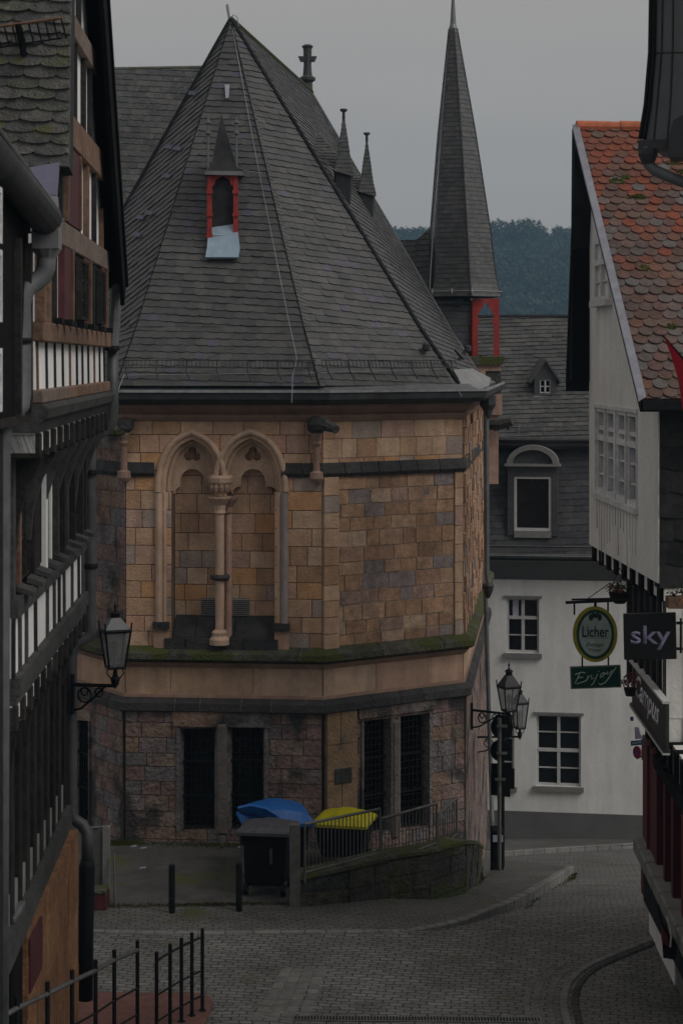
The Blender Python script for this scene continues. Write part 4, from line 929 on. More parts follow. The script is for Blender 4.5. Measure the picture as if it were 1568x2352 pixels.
b = MB(); tiles(b, UR, .30, .21, slope=.06, t=.03); b.build('roof', M['slate_old'], W)
b = MB(); b.prism(UR, [p+Vector((0, .5, -.3)) for p in UR]); b.build('roof_deck', M['slate_flat'], W)
b = MB(); b.tube([UR[3]+Vector((0, 0, .03)), UR[2]+Vector((0, 0, .03))], .06, 6); b.build('ridge_roll', M['slate_flat'], W)
b = MB(); 
for k in range(12):
    p = fw_.pt(-.8+k*.62, zr0+.05, -.45); b.tube([p, p+Vector((0, .1, .28))], .012, 4)
b.tube([fw_.pt(-1, zr0+.3, -.6), fw_.pt(fw_.L+1, zr0+.3, -.6)], .012, 4); b.tube([fw_.pt(-1, zr0+.12, -.5), fw_.pt(fw_.L+1, zr0+.12, -.5)], .012, 4); b.build('snow_guard', M['iron_gray'], W)
# arched dormer
def qd(px, py, w_): u, v = fw_.uv(px, py, w_); return fw_.pt(u, v, w_)
fd = Fr(fw_.pt(0, 0, .12).xy, fw_.pt(fw_.L, 0, .12).xy)
wd = rect(fd, (1180, 1094), (1265, 1226))
b = MB(); b.fbox(fd, wd[0]-.16, wd[0], wd[2]-.05, wd[3]+.25, -.6, 0); b.fbox(fd, wd[1], wd[1]+.16, wd[2]-.05, wd[3]+.25, -.6, 0); b.fbox(fd, wd[0], wd[1], wd[3], wd[3]+.25, -.6, 0); dm = b.build('dormer', MATS['dark slate'], W)
window(fd, wd[0], wd[1], wd[2]+.06, wd[3], W, cols=1, rows=1, w0=-.05, fw=.06, sill=False)
b = MB(); b.fbox(fd, wd[0], wd[1], wd[2]-.10, wd[2]+.05, -.3, .04); b.build('dormer_sill', M['stone_g'], W)
uc = (wd[0]+wd[1])/2; va = wd[3]+.25; R1 = (wd[1]-wd[0])/2+.17
A_ = [(uc+R1*1.02*math.cos(math.pi*k/16), va+.06+R1*.74*math.sin(math.pi*k/16)) for k in range(17)]
B_ = [(uc+(R1-.13)*math.cos(math.pi*k/16), va+.06+(R1-.13)*.70*math.sin(math.pi*k/16)) for k in range(17)]
b = MB()
for k in range(16): b.fpoly(fd, [A_[k], A_[k+1], B_[k+1], B_[k]], -.7, .10)
b.fbox(fd, uc-R1*1.1, uc+R1*1.1, va, va+.06, -.2, .12); b.build('arched_hood', M['stone_g'], W)
b = MB(); b.fpoly(fd, B_, -.6, -.02); b.build('tympanum', MATS['dark slate'], W)
# little gabled dormer on the upper roof
nU = (UR[1]-UR[0]).cross(UR[3]-UR[0]).normalized(); nU = nU if nU.z > 0 else -nU
sp = onplane(1250, 905, UR[0], nU, 0); fs_ = Fr((sp.x-3, sp.y-.05), (sp.x+3, sp.y-.05))
ws = rect(fs_, (1239, 872), (1264, 903)); b = MB()
b.fbox(fs_, ws[0]-.14, ws[0], ws[2]-.1, ws[3]+.05, -1.2, 0); b.fbox(fs_, ws[1], ws[1]+.14, ws[2]-.1, ws[3]+.05, -1.2, 0); b.fbox(fs_, ws[0], ws[1], ws[3], ws[3]+.05, -1.2, 0)
b.fpoly(fs_, [(ws[0]-.16, ws[3]+.05), (ws[1]+.16, ws[3]+.05), ((ws[0]+ws[1])/2, ws[3]+.46)], -1.5, 0); b.build('dormer', M['slate'], W)
window(fs_, ws[0], ws[1], ws[2], ws[3], W, cols=2, rows=2, w0=-.05, fw=.025, sill=False)
for s_ in (-1, 1):
    c_ = (ws[0]+ws[1])/2; b = MB(); pts = [(c_+s_*.42, ws[3]-.06), (c_, ws[3]+.54), (c_, ws[3]+.47), (c_+s_*.38, ws[3]-.10)]; b.fpoly(fs_, pts, -1.6, .08); b.build('dormer_roof', MATS['dark slate'], W)
b = MB(); b.fbox(fs_, ws[0]-.16, ws[1]+.16, ws[2]-.16, ws[2]-.07, -.3, .06); b.build('dormer_apron', M['leadlight'], W)
# ---------------------------------------------------------------- half-timbered house, left
H = thing('half_timbered_house', (-2.9, 22.4, 0), 'leaning black and white half-timbered house with slate roof and jettied storeys', 'house')
fu = Fr(C(80, 15.8), C(240, 22.5)); fm_ = Fr(C(27, 16.29), C(190.6, 22.5)); fg = Fr(C(-41, 16), C(150, 22.5))
# --- street gable above the eaves (white panels, brown beams)
EZ = 8.95; Lu = fu.L
pk = (1.9, 14.1); g0 = (0.0, EZ); g1 = (Lu, EZ)
gp = [(0.15, EZ), (Lu-.02, EZ), pk]
b = MB(); b.fpoly(fu, [(0.0, EZ-.1), (1.4, EZ-.1), (1.4, EZ+.3), (0, EZ+.1)], -.03, 0); b.fpoly(fu, [(1.8, EZ), (Lu, EZ), (2.35, 14.3), (1.8, 9.5)], -.03, 0); b.build('gable', M['panel'], H)
def gl(z_): return (1.7+(.6)*(z_-EZ)/(14.3-EZ), Lu-(Lu-1.9)*(z_-EZ)/(14.3-EZ))
for z0_, z1_ in ((EZ-.12, EZ+.10), (9.80, 10.10), (10.84, 11.06), (11.9, 12.1)):
    a0, a1 = gl(z0_) if z0_ > EZ else (0, Lu); b = MB(); b.fbox(fu, a0, a1, z0_, z1_, .0, .07, random.random()); b.build('beam', M['beamb'], H, bevel=.01)
for k, (u_, zz0, zz1, wd_, mt) in enumerate([(1.7, EZ+.1, 9.8, .05, 'beamd'), (3.35, EZ+.1, 9.8, .05, 'beamd'), (4.2, EZ+.1, 9.8, .10, 'beamb'), (5.1, EZ+.1, 9.8, .05, 'beamd'), (6.0, EZ+.1, 9.5, .06, 'beamb'),
    (2.15, 10.1, 10.84, .04, 'beamd'), (3.0, 10.1, 10.84, .04, 'beamd'), (3.9, 10.1, 10.84, .05, 'beamd'), (4.6, 10.1, 10.84, .04, 'beamd'), (2.5, 11.06, 11.9, .04, 'beamd'), (3.4, 11.06, 11.9, .05, 'beamd')]):
    b = MB(); b.fbox(fu, u_-wd_, u_+wd_, zz0, zz1, .0, .05); b.build('timber_post', M[mt], H)
b = MB(); b.fbox(fu, 2.0, 3.1, EZ+.12, 9.78, .0, .06); sh = b.build('shutter', M['shutter'], H)
for ua in (1.9, 3.1): b = MB(); b.fbox(fu, ua, ua+.1, EZ+.12, 9.78, .0, .08); b.build('frame', M['beamb'], sh)
# storey between eaves and brown beam: windows and shutters with white strips
UB = (7.96, 8.12)
wallwith(fu, 0, Lu, 8.12, EZ-.12, [], 'panel', H, th=.25)
for (a, c, mt, w_) in ((.0, .12, 'beamb', .08), (.55, .7, 'beamb', .06), (1.15, 1.25, 'beamd', .05), (1.75, 2.35, 'shutter', .06), (2.35, 2.47, 'beamb', .08), (2.85, 3.6, 'beamd', .04), (3.6, 4.15, 'shutter', .06), (4.15, 4.3, 'beamb', .08), (4.85, 4.95, 'beamd', .05), (5.1, 5.65, 'beamd', .04), (5.65, 6.1, 'shutter', .06), (6.35, 6.45, 'beamb', .07)):
    b = MB(); b.fbox(fu, a, c, 8.12, EZ-.12, .0, w_); b.build('shutter' if mt == 'shutter' else 'timber_post', M[mt], H)
for a, c in ((2.87, 3.58), (5.12, 5.63)): window(fu, a, c, 8.2, EZ-.18, H, cols=2, rows=3, w0=.08, fw=.025, fm='beamd', sill=False)
for k in range(10): u_ = .9+k*.55; b = MB(); b.fbox(fu, u_, u_+.14, 8.12, 8.17, .06, .13+.03*(k % 2)); b.build('shutter_hook', M['iron'], H)
for a, c in ((0, 1.9), (1.905, 3.9), (3.905, Lu)): b = MB(); b.fbox(fu, a, c, UB[0], UB[1], -.2, .08, random.random()); b.build('beam', M['beamb'], H, bevel=.01)
wallwith(fu, 0, Lu, 7.57, 7.96, [], 'panel', H, th=.25)
for k in range(11):
    u_ = .12+k*(Lu-.2)/10+random.uniform(-.05, .05); b = MB(); b.fpoly(fu, [(u_-.02, 7.57), (u_+.02, 7.57), (u_+.02-.05, 7.96), (u_-.02-.05, 7.96)], 0, .02); b.build('timber_post', M['beamd' if k % 4 else 'beamb'], H)
for a, c in ((0, 2.2), (2.205, 4.6), (4.605, Lu)): b = MB(); b.fbox(fu, a, c, 7.46, 7.57, -.2, .07, random.random()); b.build('beam', M['beamb'], H, bevel=.01)
b = MB(); fprof(b, fu, -.02, Lu+.05, [(-.2, 7.22), (.02, 7.22), (.05, 7.30), (.10, 7.34), (.12, 7.42), (.06, 7.458), (-.2, 7.458)]); b.build('jetty_moulding', M['beamg'], H)
# joist ends with white infill and brackets
def joists(fr_, z0_, z1_, n_, outw, L):
    b = MB(); b.fbox(fr_, 0, L, z0_, z1_, -.3, outw-.015); b.build('infill', M['panel'], H)
    for k in range(n_):
        u_ = .05+k*(L-.15)/(n_-1); b = MB(); b.fbox(fr_, u_-.05, u_+.05, z0_-.05, z1_, -.3, outw+.03); b.build('joist_end', M['beamd'], H, bevel=.01)
joists(fu, 7.06, 7.22, 13, .02, Lu)
for k in range(7):
    u_ = .3+k*(Lu-.6)/6
    s0 = .26; b = MB()
    prof_ = [(s0*1.0, 7.05), (s0*.8, 6.93), (s0*.42, 6.75), (s0*.12, 6.5), (.0, 6.2), (-.06, 6.2), (-.06, 7.05)]
    b.prism([fm_.pt(u_-.06, v_, w_) for w_, v_ in prof_], [fm_.pt(u_+.06, v_, w_) for w_, v_ in prof_]); b.build('curved_bracket', M['beamg' if k > 0 else 'beamd'], H)
# middle storey
Lm = fm_.L
b = MB(); b.fbox(fm_, 0, Lm, 5.82, 7.1, -.3, -.1); b.build('wall', M['beamd'], H)
for k, (a, c, mt, w_) in enumerate(((0, .13, 'beamg', .02), (.55, .68, 'beamb', .0), (1.35, 1.5, 'beamd', .03), (1.75, 2.05, 'beamd', .0), (2.25, 2.42, 'panel', .03), (2.65, 2.75, 'beamg', .0), (2.95, 3.05, 'panel', .0), (3.25, 3.35, 'beamg', .04), (3.75, 3.9, 'beamd', .05), (4.4, 4.48, 'beamg', .02), (4.8, 4.9, 'beamd', .05), (5.35, 5.42, 'panel', -.02), (5.7, 5.85, 'beamd', .05), (Lm-.14, Lm, 'beamd', .05))):
    b = MB(); b.fbox(fm_, a, c, 5.82, 7.1, -.1, w_); b.build('timber_post', M[mt], H)
for a, c in ((.7, 1.33), (2.07, 2.24), (3.37, 3.74), (3.92, 4.38), (4.92, 5.34), (5.86, Lm-.16)): window(fm_, a, c, 5.9, 6.95, H, cols=1 if c-a < .45 else 2, rows=3, w0=-.04, fw=.02, fm='beamd', sill=False)
for k in range(9):
    u_ = .35+k*(Lm-.6)/8; b = MB(); b.prism([fm_.pt(u_, 5.84, .0), fm_.pt(u_+.3, 5.84, .0), fm_.pt(u_+.3, 5.80, .14), fm_.pt(u_, 5.80, .14)], [fm_.pt(u_, 5.89, .0), fm_.pt(u_+.3, 5.89, .0), fm_.pt(u_+.3, 5.84, .14), fm_.pt(u_, 5.84, .14)]); b.build('sill_board', M['beamg'], H)
b = MB(); b.fbox(fm_, 0, Lm, 5.66, 5.82, -.2, .06); b.build('beam', M['beamg'], H)
wallwith(fm_, 0, Lm, 5.16, 5.66, [], 'panel', H, th=.25)
for k, t_ in enumerate((.0, .07, .14, .25, .40, .50, .57, .65, .78, .90, .97)):
    u_ = t_*Lm+.04; b = MB(); b.fpoly(fm_, [(u_-.045, 5.16), (u_+.045, 5.16), (u_+.045-.03*(k % 2), 5.66), (u_-.045-.03*(k % 2), 5.66)], 0, .025); b.build('timber_post', M['beamg' if k % 3 else 'beamd'], H)
b = MB(); b.fbox(fm_, 0, Lm, 5.02, 5.16, -.2, .07); b.build('beam', M['beamg'], H)
b = MB(); b.fbox(fm_, 0, Lm+.03, 4.93, 5.015, -.2, .04); b.build('beam', M['beamg'], H)
joists(fm_, 4.76, 4.93, 13, .02, Lm)
# ground floor: tall dark posts with deep windows above a sill beam
Lg = fg.L
b = MB(); b.fbox(fg, 0, Lg, 0, 4.8, -.5, -.22); b.build('wall', M['black'], H)
for k in range(12):
    u_ = .1+k*(Lg-.2)/11; b = MB(); b.fbox(fg, u_-.10, u_+.10, 2.7, 4.76, -.22, .02, random.random()); b.build('timber_post', M['beamd'], H, bevel=.01)
    if k < 11:
        ff = (Lg-.2)/11; b = MB(); b.fbox(fg, u_+.10, u_+ff-.10, 2.70, 2.98, -.25, .0); b.build('infill', M['stone_g'], H)
        if k % 2: b = MB(); b.fbox(fg, u_+.14, u_+.18, 2.98, 4.7, -.22, -.1); b.fbox(fg, u_+ff-.18, u_+ff-.14, 2.98, 4.7, -.22, -.1); b.build('frame', M['shutter' if k % 4 == 1 else 'beamd'], H)
b = MB(); b.fbox(fg, 0, Lg+.02, 2.45, 2.70, -.3, .08); b.build('sill_beam', M['beamg'], H)
b = MB(); b.fbox(fg, 0, Lg, -.1, 2.448, -.5, -.02); b.build('base_wall', M['low'], H)
for k in range(6):
    u_ = Lg*(k+.6)/6; prof_ = [(.24, 4.75), (.16, 4.6), (.06, 4.4), (.02, 4.15), (-.04, 4.15), (-.04, 4.75)]
    b = MB(); b.prism([fg.pt(u_-.05, v_, w_) for w_, v_ in prof_], [fg.pt(u_+.05, v_, w_) for w_, v_ in prof_]); b.build('curved_bracket', M['beamd'], H)
# far end wall (faces away) and body
b = MB(); A1, A2 = fg.pt(Lg, 0, -.1), fg.pt(0, 0, -.1)
b.prism([A1, A2, A2+Vector((-5, 0, 0)), A1+Vector((-5, 0, 0))], [Vector((p.x, p.y, EZ-.2)) for p in (A1, A2, A2+Vector((-5, 0, 0)), A1+Vector((-5, 0, 0)))]); b.build('house_body', M['beamd'], H)
# far verge: broad dark soffit and barge board with gutter end
vo = .17
Pf, Pp = (Lu+.45, 8.72), (1.85, 14.35)
b = MB(); dv = Vector((Pp[0]-Pf[0], Pp[1]-Pf[1])).normalized(); nn_ = Vector((dv.y, -dv.x)); nn_ = nn_ if nn_.y < 0 else -nn_
q4 = [Pf, Pp, (Pp[0]+nn_.x*.10, Pp[1]+nn_.y*.10), (Pf[0]+nn_.x*.10, Pf[1]+nn_.y*.10)]
b.fpoly(fu, q4, -5, vo); b.build('roof_soffit', M['black'], H)
q5 = [Pf, Pp, (Pp[0]+nn_.x*.50, Pp[1]+nn_.y*.50), (Pf[0]+nn_.x*.40, Pf[1]+nn_.y*.40)]
b = MB(); b.fpoly(fu, q5, vo+.002, vo+.05); b.fpoly(fu, [(a-nn_.x*.02, c-nn_.y*.02) for a, c in q4], vo+.052, vo+.075); b.build('barge_board', M['black'], H)
b = MB(); b.fpoly(fu, [(Pf[0]-nn_.x*.06, Pf[1]-nn_.y*.06), (Pp[0]-nn_.x*.06, Pp[1]-nn_.y*.06), Pp, Pf], -5, vo+.02); b.build('roof_edge', M['slate_flat'], H)
# near roof slope, steep, facing down the street, with big scalloped slates
na = fu.pt(1.55, 9.52, .12); nb = fu.pt(2.15, 14.3, .12)
dirl = Vector((-1, .07, -.10))
poly = [na+Vector((-6.0, .4, .0)), na, nb, nb+Vector((-6.0, .4, .0))]
poly[0] = na+dirl*6; poly[3] = nb+dirl*6
b = MB(); tiles(b, poly, .29, .10, shape='scale', t=.035, slope=-.05, jit=.1, lap=1.6); b.build('slate_slope', M['slate_moss'], H)
b = MB(); b.prism(poly, [p+Vector((0, .25, -.05)) for p in poly]); b.build('roof_deck', M['slate_flat'], H)
nr_ = (poly[1]-poly[0]).cross(poly[3]-poly[0]).normalized(); nr_ = nr_ if nr_.y < 0 else -nr_
hz = lambda px, py, l=.05: onplane(px, py, poly[0], nr_, l)
b = MB(); b.tube([hz(-60, 88, .22), hz(157, 58, .22)], .016, 5); b.build('snow_guard_rail', M['beamb'], H)
b = MB(); b.tube([hz(-60, 128, .12), hz(150, 96, .12)], .008, 4)
for k in range(12): px = -50+k*18.5; b.tube([hz(px, 88-(px+60)*.14, .22), hz(px+6, 127-(px+60)*.14, .12)], .009, 4)
b.tube([hz(55, 70, .22), hz(58, 130, .03)], .03, 5); b.build('snow_guard', M['iron'], H)
b = MB(); pts = [hz(45, 392, .03), hz(140, 376, .03), hz(134, 452, .03), hz(92, 448, .03)]; b.prism(pts, [p+nr_*.03 for p in pts]); b.build('lead_flashing', mat('violet grey lead', [(.23, .22, .31)], .4, (4, .15), (8, .1)), H)
# main downpipe of the house: from the far eave, S-bends round each jetty, iron boot at the foot
pD = 22.9
b = MB(); b.tube([P(272, 622, pD), P(268, 660, pD), P(262, 760, pD), P(258, 800, pD)], .07, 10); b.build('downpipe', M['zinc'], H)
b = MB(); b.tube([P(258, 790, pD), P(259, 930, pD), P(257, 965, pD), P(248, 985, pD), P(222, 1000, pD-.02), P(211, 1015, pD-.05), P(207, 1035, pD-.05), P(208, 1440, pD-.1), P(204, 1462, pD-.1), P(180, 1475, pD-.15), P(168, 1490, pD-.15), P(164, 1515, pD-.15), P(164, 1860, pD-.2), P(168, 1880, pD-.2), P(190, 1895, pD-.2), P(200, 1912, pD-.25), P(201, 1935, pD-.25), P(201, 1985, pD-.25)], .070, 12); b.build('downpipe', mat('weathered zinc pipe', [(.085, .088, .09)], .5, (5, .25), (20, .05), metal=.2), H, smooth=True)
for px, py in ((258, 800), (208, 1085), (208, 1300), (164, 1600)): b = MB(); q = P(px, py, pD-.08); b.lathe(q.x, q.y, [(.085, q.z-.03), (.09, q.z), (.085, q.z+.03)], 10); b.build('pipe_collar', M['iron'], H)
b = MB(); b.tube([P(201, 1975, pD-.25), P(200, 1990, pD-.25), P(197, 2150, pD-.25), P(196, 2296, pD-.25)], [.08, .095, .092, .09], 12); b.build('pipe_boot', M['iron'], H, smooth=True)
# ---------------------------------------------------------------- nearest house on the left with its gutter
A = thing('timber_house', (-2.2, 14.6, 0), 'dark timber house at the left edge with white window frames and a fat gutter', 'house')
fa = Fr(C(-150, 11.3), C(66, 15.4))
wa, wb = rect(fa, (-80, 430), (11, 560)), rect(fa, (-80, 805), (11, 1345))
b = MB(); b.fbox(fa, -1, fa.L, Zy(968, 15.3), Zy(520, 15.5)+.15, -.4, 0); b.build('wall', M['black'], A)
fal = Fr(C(-150, 11.3), C(8, 14.3)); b = MB(); b.fbox(fal, -1, fal.L, -.2, Zy(968, 15.3), -.4, 0); b.build('wall', M['blackw'], A)
b = MB(); b.prism([fa.pt(-1, Zy(968, 15.3), .03), fa.pt(fa.L, Zy(968, 15.3), .03), fa.pt(fa.L, Zy(968, 15.3), -.4), fa.pt(-1, Zy(968, 15.3), -.4)], [fa.pt(-1, Zy(950, 15.3), .03), fa.pt(fa.L, Zy(950, 15.3), .03), fa.pt(fa.L, Zy(950, 15.3), -.4), fa.pt(-1, Zy(950, 15.3), -.4)]); b.build('beam', M['beamd'], A)
for (x0, x1, y0, y1) in ((-60, 12, 430, 558), (-60, 12, 806, 1345), (-60, 12, 1130, 1345)): pass
for y0, y1 in ((432, 560), (575, 740), (800, 945)):
    u1, v1 = fa.uv(10, y0, .10); u0, v0 = fa.uv(-60, y0, .1); _, v0 = fa.uv(10, y1, .1); window(fa, u0, u1, v0, v1, A, cols=2, rows=3, w0=.06, fw=.04, fm='winold', sill=False)
for (px, ww, mt) in ((60, .05, 'beamd'), (35, .04, 'beamd')):
    u_, _ = fa.uv(px, 1000); b = MB(); b.fbox(fa, u_-ww, u_+ww, Zy(948, 15.3), Zy(560, 15.3), 0, .05); b.build('timber_post', M[mt], A)
# half-round gutter coming towards the viewer
g_in, g_out = P(104, 502, 15.3), P(-60, 300, 12.6)
b = MB(); b.tube([g_out, g_in], .135, 14); b.build('gutter', M['zincd'], A, smooth=True)
b = MB(); b.tube([g_out+Vector((.13, 0, .05)), g_in+Vector((.10, 0, .06))], .02, 6); b.build('gutter_bead', M['zinc'], A)
hx = P(108, 500, 15.35)
b = MB(); b.box(hx.x-.105, hx.x+.105, hx.y-.10, hx.y+.10, Zy(572, 15.35), Zy(503, 15.35)); b.lathe(hx.x, hx.y, [(.05, Zy(600, 15.35)), (.075, Zy(592, 15.35)), (.12, Zy(573, 15.35))], 10); b.build('hopper', M['lead'], A)
b = MB(); b.box(hx.x-.12, hx.x+.12, hx.y-.115, hx.y+.115, Zy(506, 15.35), Zy(500, 15.35)); b.build('hopper_rim', M['zinc'], A)
b = MB(); pts = [P(92, 500, 15.45), P(138, 500, 15.45), P(134, 452, 15.6), P(88, 445, 15.6)]; b.prism(pts, [p+Vector((0, -.04, 0)) for p in pts]); b.build('lead_flashing', M['lead'], A)
b = MB(); b.tube([P(107, 590, 15.35), P(106, 615, 15.35), P(98, 635, 15.33), P(80, 650, 15.3), P(62, 662, 15.25), P(53, 680, 15.2), P(50, 705, 15.2), P(50, 905, 15.0), P(47, 930, 14.95), P(35, 945, 14.9), P(18, 958, 14.7), P(5, 975, 14.6), P(2, 1010, 14.6), P(0, 1500, 14.5), P(-4, 2400, 14.5)], .075, 14); b.build('downpipe', mat('dull grey paint', [(.10, .105, .108)], .6, (6, .25), (20, .08)), A, smooth=True)
b = MB(); q = P(50, 782, 15.1); b.lathe(q.x, q.y, [(.085, q.z-.02), (.09, q.z), (.085, q.z+.02)], 14); b.build('pipe_collar', M['iron'], A)
# ---------------------------------------------------------------- sandstone stair wall, terrace, black cabinet
b = MB(); x0, x1 = X(152, 22.3), X(184, 22.3); zt2 = Zy(1905, 22.3)
fs2 = Fr((x1+.02, 18.4), (x1-.02, 22.3))
us = [0, .9, 2.0, 3.1, 4.2, fs2.L]
for zz0, zz1 in ((-.1, .35), (.35, .95), (.95, 1.6), (1.6, 2.2), (2.2, zt2)):
    u_ = 0
    while u_ < fs2.L-.01:
        e_ = min(fs2.L, u_+random.uniform(.6, 1.3)); 
        if fs2.L-e_ < .3: e_ = fs2.L
        b.fbox(fs2, u_+.006, e_-.006, zz0+.005, zz1-.003, -.34, random.uniform(0, .012), random.random()); u_ = e_
sw = b.build('stair_wall', M['orange'], label='tall orange sandstone stair wall beneath the half-timbered house', cat='wall')
b = MB(); u_, _ = fs2.uv(75, 2200); b.fbox(fs2, .05, .85, Zy(2255, 18.8), Zy(2134, 18.8), .013, .03); b.build('niche_panel', M['shutter'], sw)
b = MB(); pr = [G(100, 2290), G(470, 2292), G(490, 2306), G(470, 2360), G(440, 2500), G(-200, 2500), G(-200, 2290)]
b.prism([(p.x, p.y, -.1) for p in pr], [(p.x, p.y, .07) for p in pr]); b.build('terrace', M['terra'], kind='structure', bevel=.02)
b = MB(); q = P(20, 2110, 20.3)
b.box(X(-90, 17.9), X(37, 17.9), 17.8, 18.3, 0.2, Zy(2112, 17.9), .5); cb = b.build('electrical_cabinet', M['black'], label='black metal cabinet standing against the sandstone stair wall', cat='cabinet', bevel=.02)
b = MB(); b.box(X(-92, 17.9), X(42, 17.9), 17.76, 18.34, Zy(2112, 17.9), Zy(2098, 17.9)); b.build('lid', M['zinc'], cb, bevel=.01)
# black hand railings at the terrace
def rail(pts, label, rails, h=.95, r=.024):
    t = thing('railing', (pts[0].x, pts[0].y, .07), label, 'railing', 'black railings by the red terrace')
    for p in pts:
        zb = max(.07, g(p.x, p.y)-.05) if p.z > 1.3 else .07
        b = MB(); b.tube([Vector((p.x, p.y, zb-.02)), Vector((p.x, p.y, p.z+.05))], r, 6); b.lathe(p.x, p.y, [(.045, zb), (.045, zb+.012)], 8); b.build('post', M['iron'], t)
    for dz, rr, m_ in rails: b = MB(); b.tube([p+Vector((0, 0, -dz)) for p in pts], rr, 6); b.build('handrail' if rr > .02 else 'rail', M[m_], t)
    return t
def Pz(px, py, z_): D = (CAMZ-z_)*FPX/(py-HZ); return Vector((X(px, D), D, z_))
rail([Pz(x, y, 1.0) for x, y in ((465, 2142), (441, 2152), (417, 2164), (391, 2178), (360, 2196))], 'shorter black iron railing with five posts at the corner of the red terrace', ((.05, .014, 'iron'), (.45, .012, 'iron'), (.75, .012, 'iron')))
rail([P(x, y, D) for x, y, D in ((316, 2170, 22.5), (263, 2192, 21.2), (220, 2216, 20.2), (166, 2240, 19.2), (110, 2268, 18.2), (40, 2300, 17.2), (-40, 2345, 16.2))], 'longer black iron handrail crossing in front of the orange stair wall', ((.06, .024, 'iron_gray'), (.5, .012, 'iron'), (.8, .012, 'iron')))
# ---------------------------------------------------------------- bollards, gate
q = G(395, 2098); b = MB(); H_ = Zy(1985, q.y)-q.z; b.lathe(q.x, q.y, [(.045, q.z-.05), (.045, q.z+H_*.30), (.052, q.z+H_*.31), (.045, q.z+H_*.33), (.045, q.z+H_*.62), (.052, q.z+H_*.63), (.045, q.z+H_*.65), (.045, q.z+H_-.02), (.035, q.z+H_)], 10)
bo = b.build('bollard', M['iron'], label='slim black bollard alone on the pavement left of the waste bins', cat='bollard', group='black pavement bollards')
q2 = G(549, 2094); dup(bo, Vector((q2.x-q.x, q2.y-q.y, g(q2.x, q2.y)-g(q.x, q.y))), 'slim black bollard directly in front of the black waste bin')
gt = thing('gate', (X(235, 28.3), 28.3, 0), 'narrow grey metal gate frame beside the downpipe with a leaning rod', 'gate')
gD = 28.3
for px, w_ in ((245, .05), (196, .03)): b = MB(); b.box(X(px, gD)-w_, X(px, gD)+w_, gD-.05, gD+.05, 0, Zy(1898, gD)); b.build('post', M['stone_g'], gt)
b = MB(); b.box(X(199, gD), X(238, gD), gD-.015, gD+.015, Zy(2040, gD), Zy(1908, gD)); b.build('gate_panel', M['iron_gray'], gt)
b = MB(); b.tube([P(196, 1903, gD), P(247, 1898, gD)], .02, 6); b.build('top_rail', M['zinc'], gt)
b = MB(); b.tube([P(262, 1960, gD-.1), P(266, 2112, gD-.3)], .018, 5); b.build('rod', M['iron_gray'], gt)
b = MB(); b.box(X(203, 28.0), X(250, 28.0), 27.8, 28.15, 0, Zy(2045, 28)); tb = b.build('grit_box', M['shutter'], label='low dark red box in front of the grey gate', cat='box', bevel=.02)
b = MB(); b.box(X(202, 28.0), X(248, 28.0), 27.79, 28.1, Zy(2045, 28), Zy(2036, 28)); b.build('lid', M['mossy'], tb, bevel=.01)
# ---------------------------------------------------------------- ramp retaining wall with steel railing
rw_ = [Vector((X(686, 28.0), 28.0)), Vector((X(800, 28.25), 28.25)), Vector((X(890, 28.7), 28.7)), Vector((X(985, 29.1), 29.1)), Vector((X(1068, 29.9), 29.9)), Vector((X(1090, 31.5), 31.5)), Vector((X(1106, 33.6), 33.6))]
ztops = [Zy(2010, 28), Zy(1985, 28.25), Zy(1963, 28.7), Zy(1950, 29.1), Zy(1928, 29.9), Zy(1928, 31.5), Zy(1940, 33.6)]
RW = thing('retaining_wall', (rw_[0].x, 28.0, 0), 'curved mossy stone retaining wall of the ramp below the church', 'wall')
b = MB()
for k in range(len(rw_)-1):
    fr_ = Fr(rw_[k], rw_[k+1]); L = fr_.L; za, zb_ = ztops[k], ztops[k+1]; zlow = min(g(rw_[k].x, rw_[k].y), g(rw_[k+1].x, rw_[k+1].y))-.3
    v = zlow
    b.fpoly(fr_, [(0, zlow), (L, zlow), (L, zb_-.06), (0, za-.06)], -.3, -.02, .1)
    while v < max(za, zb_):
        u_ = 0; hh = random.uniform(.2, .3)
        while u_ < L-.01:
            e_ = min(L, u_+random.uniform(.3, .7)); 
            if L-e_ < .15: e_ = L
            cv = clip_to([(u_+.006, v+.006), (e_-.006, v+.006), (e_-.006, v+hh-.006), (u_+.006, v+hh-.006)], [(0, zlow-1), (L, zlow-1), (L, zb_-.07), (0, za-.07)])
            if cv: b.fpoly(fr_, cv, -.05, random.uniform(0, .03), random.random())
            u_ = e_
        v += hh
b.build('stonework', M['mosswall'], RW)
def cope(i0, i1, mt, lift):
    b = MB()
    for k in range(i0, i1):
        fr_ = Fr(rw_[k], rw_[k+1]); za, zb_ = ztops[k]+lift, ztops[k+1]+lift
        b.prism([fr_.pt(0, za-.07, -.32), fr_.pt(fr_.L, zb_-.07, -.32), fr_.pt(fr_.L, zb_-.07, .04), fr_.pt(0, za-.07, .04)], [fr_.pt(0, za, -.32), fr_.pt(fr_.L, zb_, -.32), fr_.pt(fr_.L, zb_-.02, .04), fr_.pt(0, za-.02, .04)], random.random())
    b.build('coping', M[mt], RW)
cope(0, 2, 'mossy', .0); cope(2, 4, 'mossy', .01); cope(4, 6, 'mossy', .0)
RL = thing('steel_railing', (rw_[0].x, 28.0, .5), 'grey galvanised steel railing with vertical bars running up the ramp', 'railing')
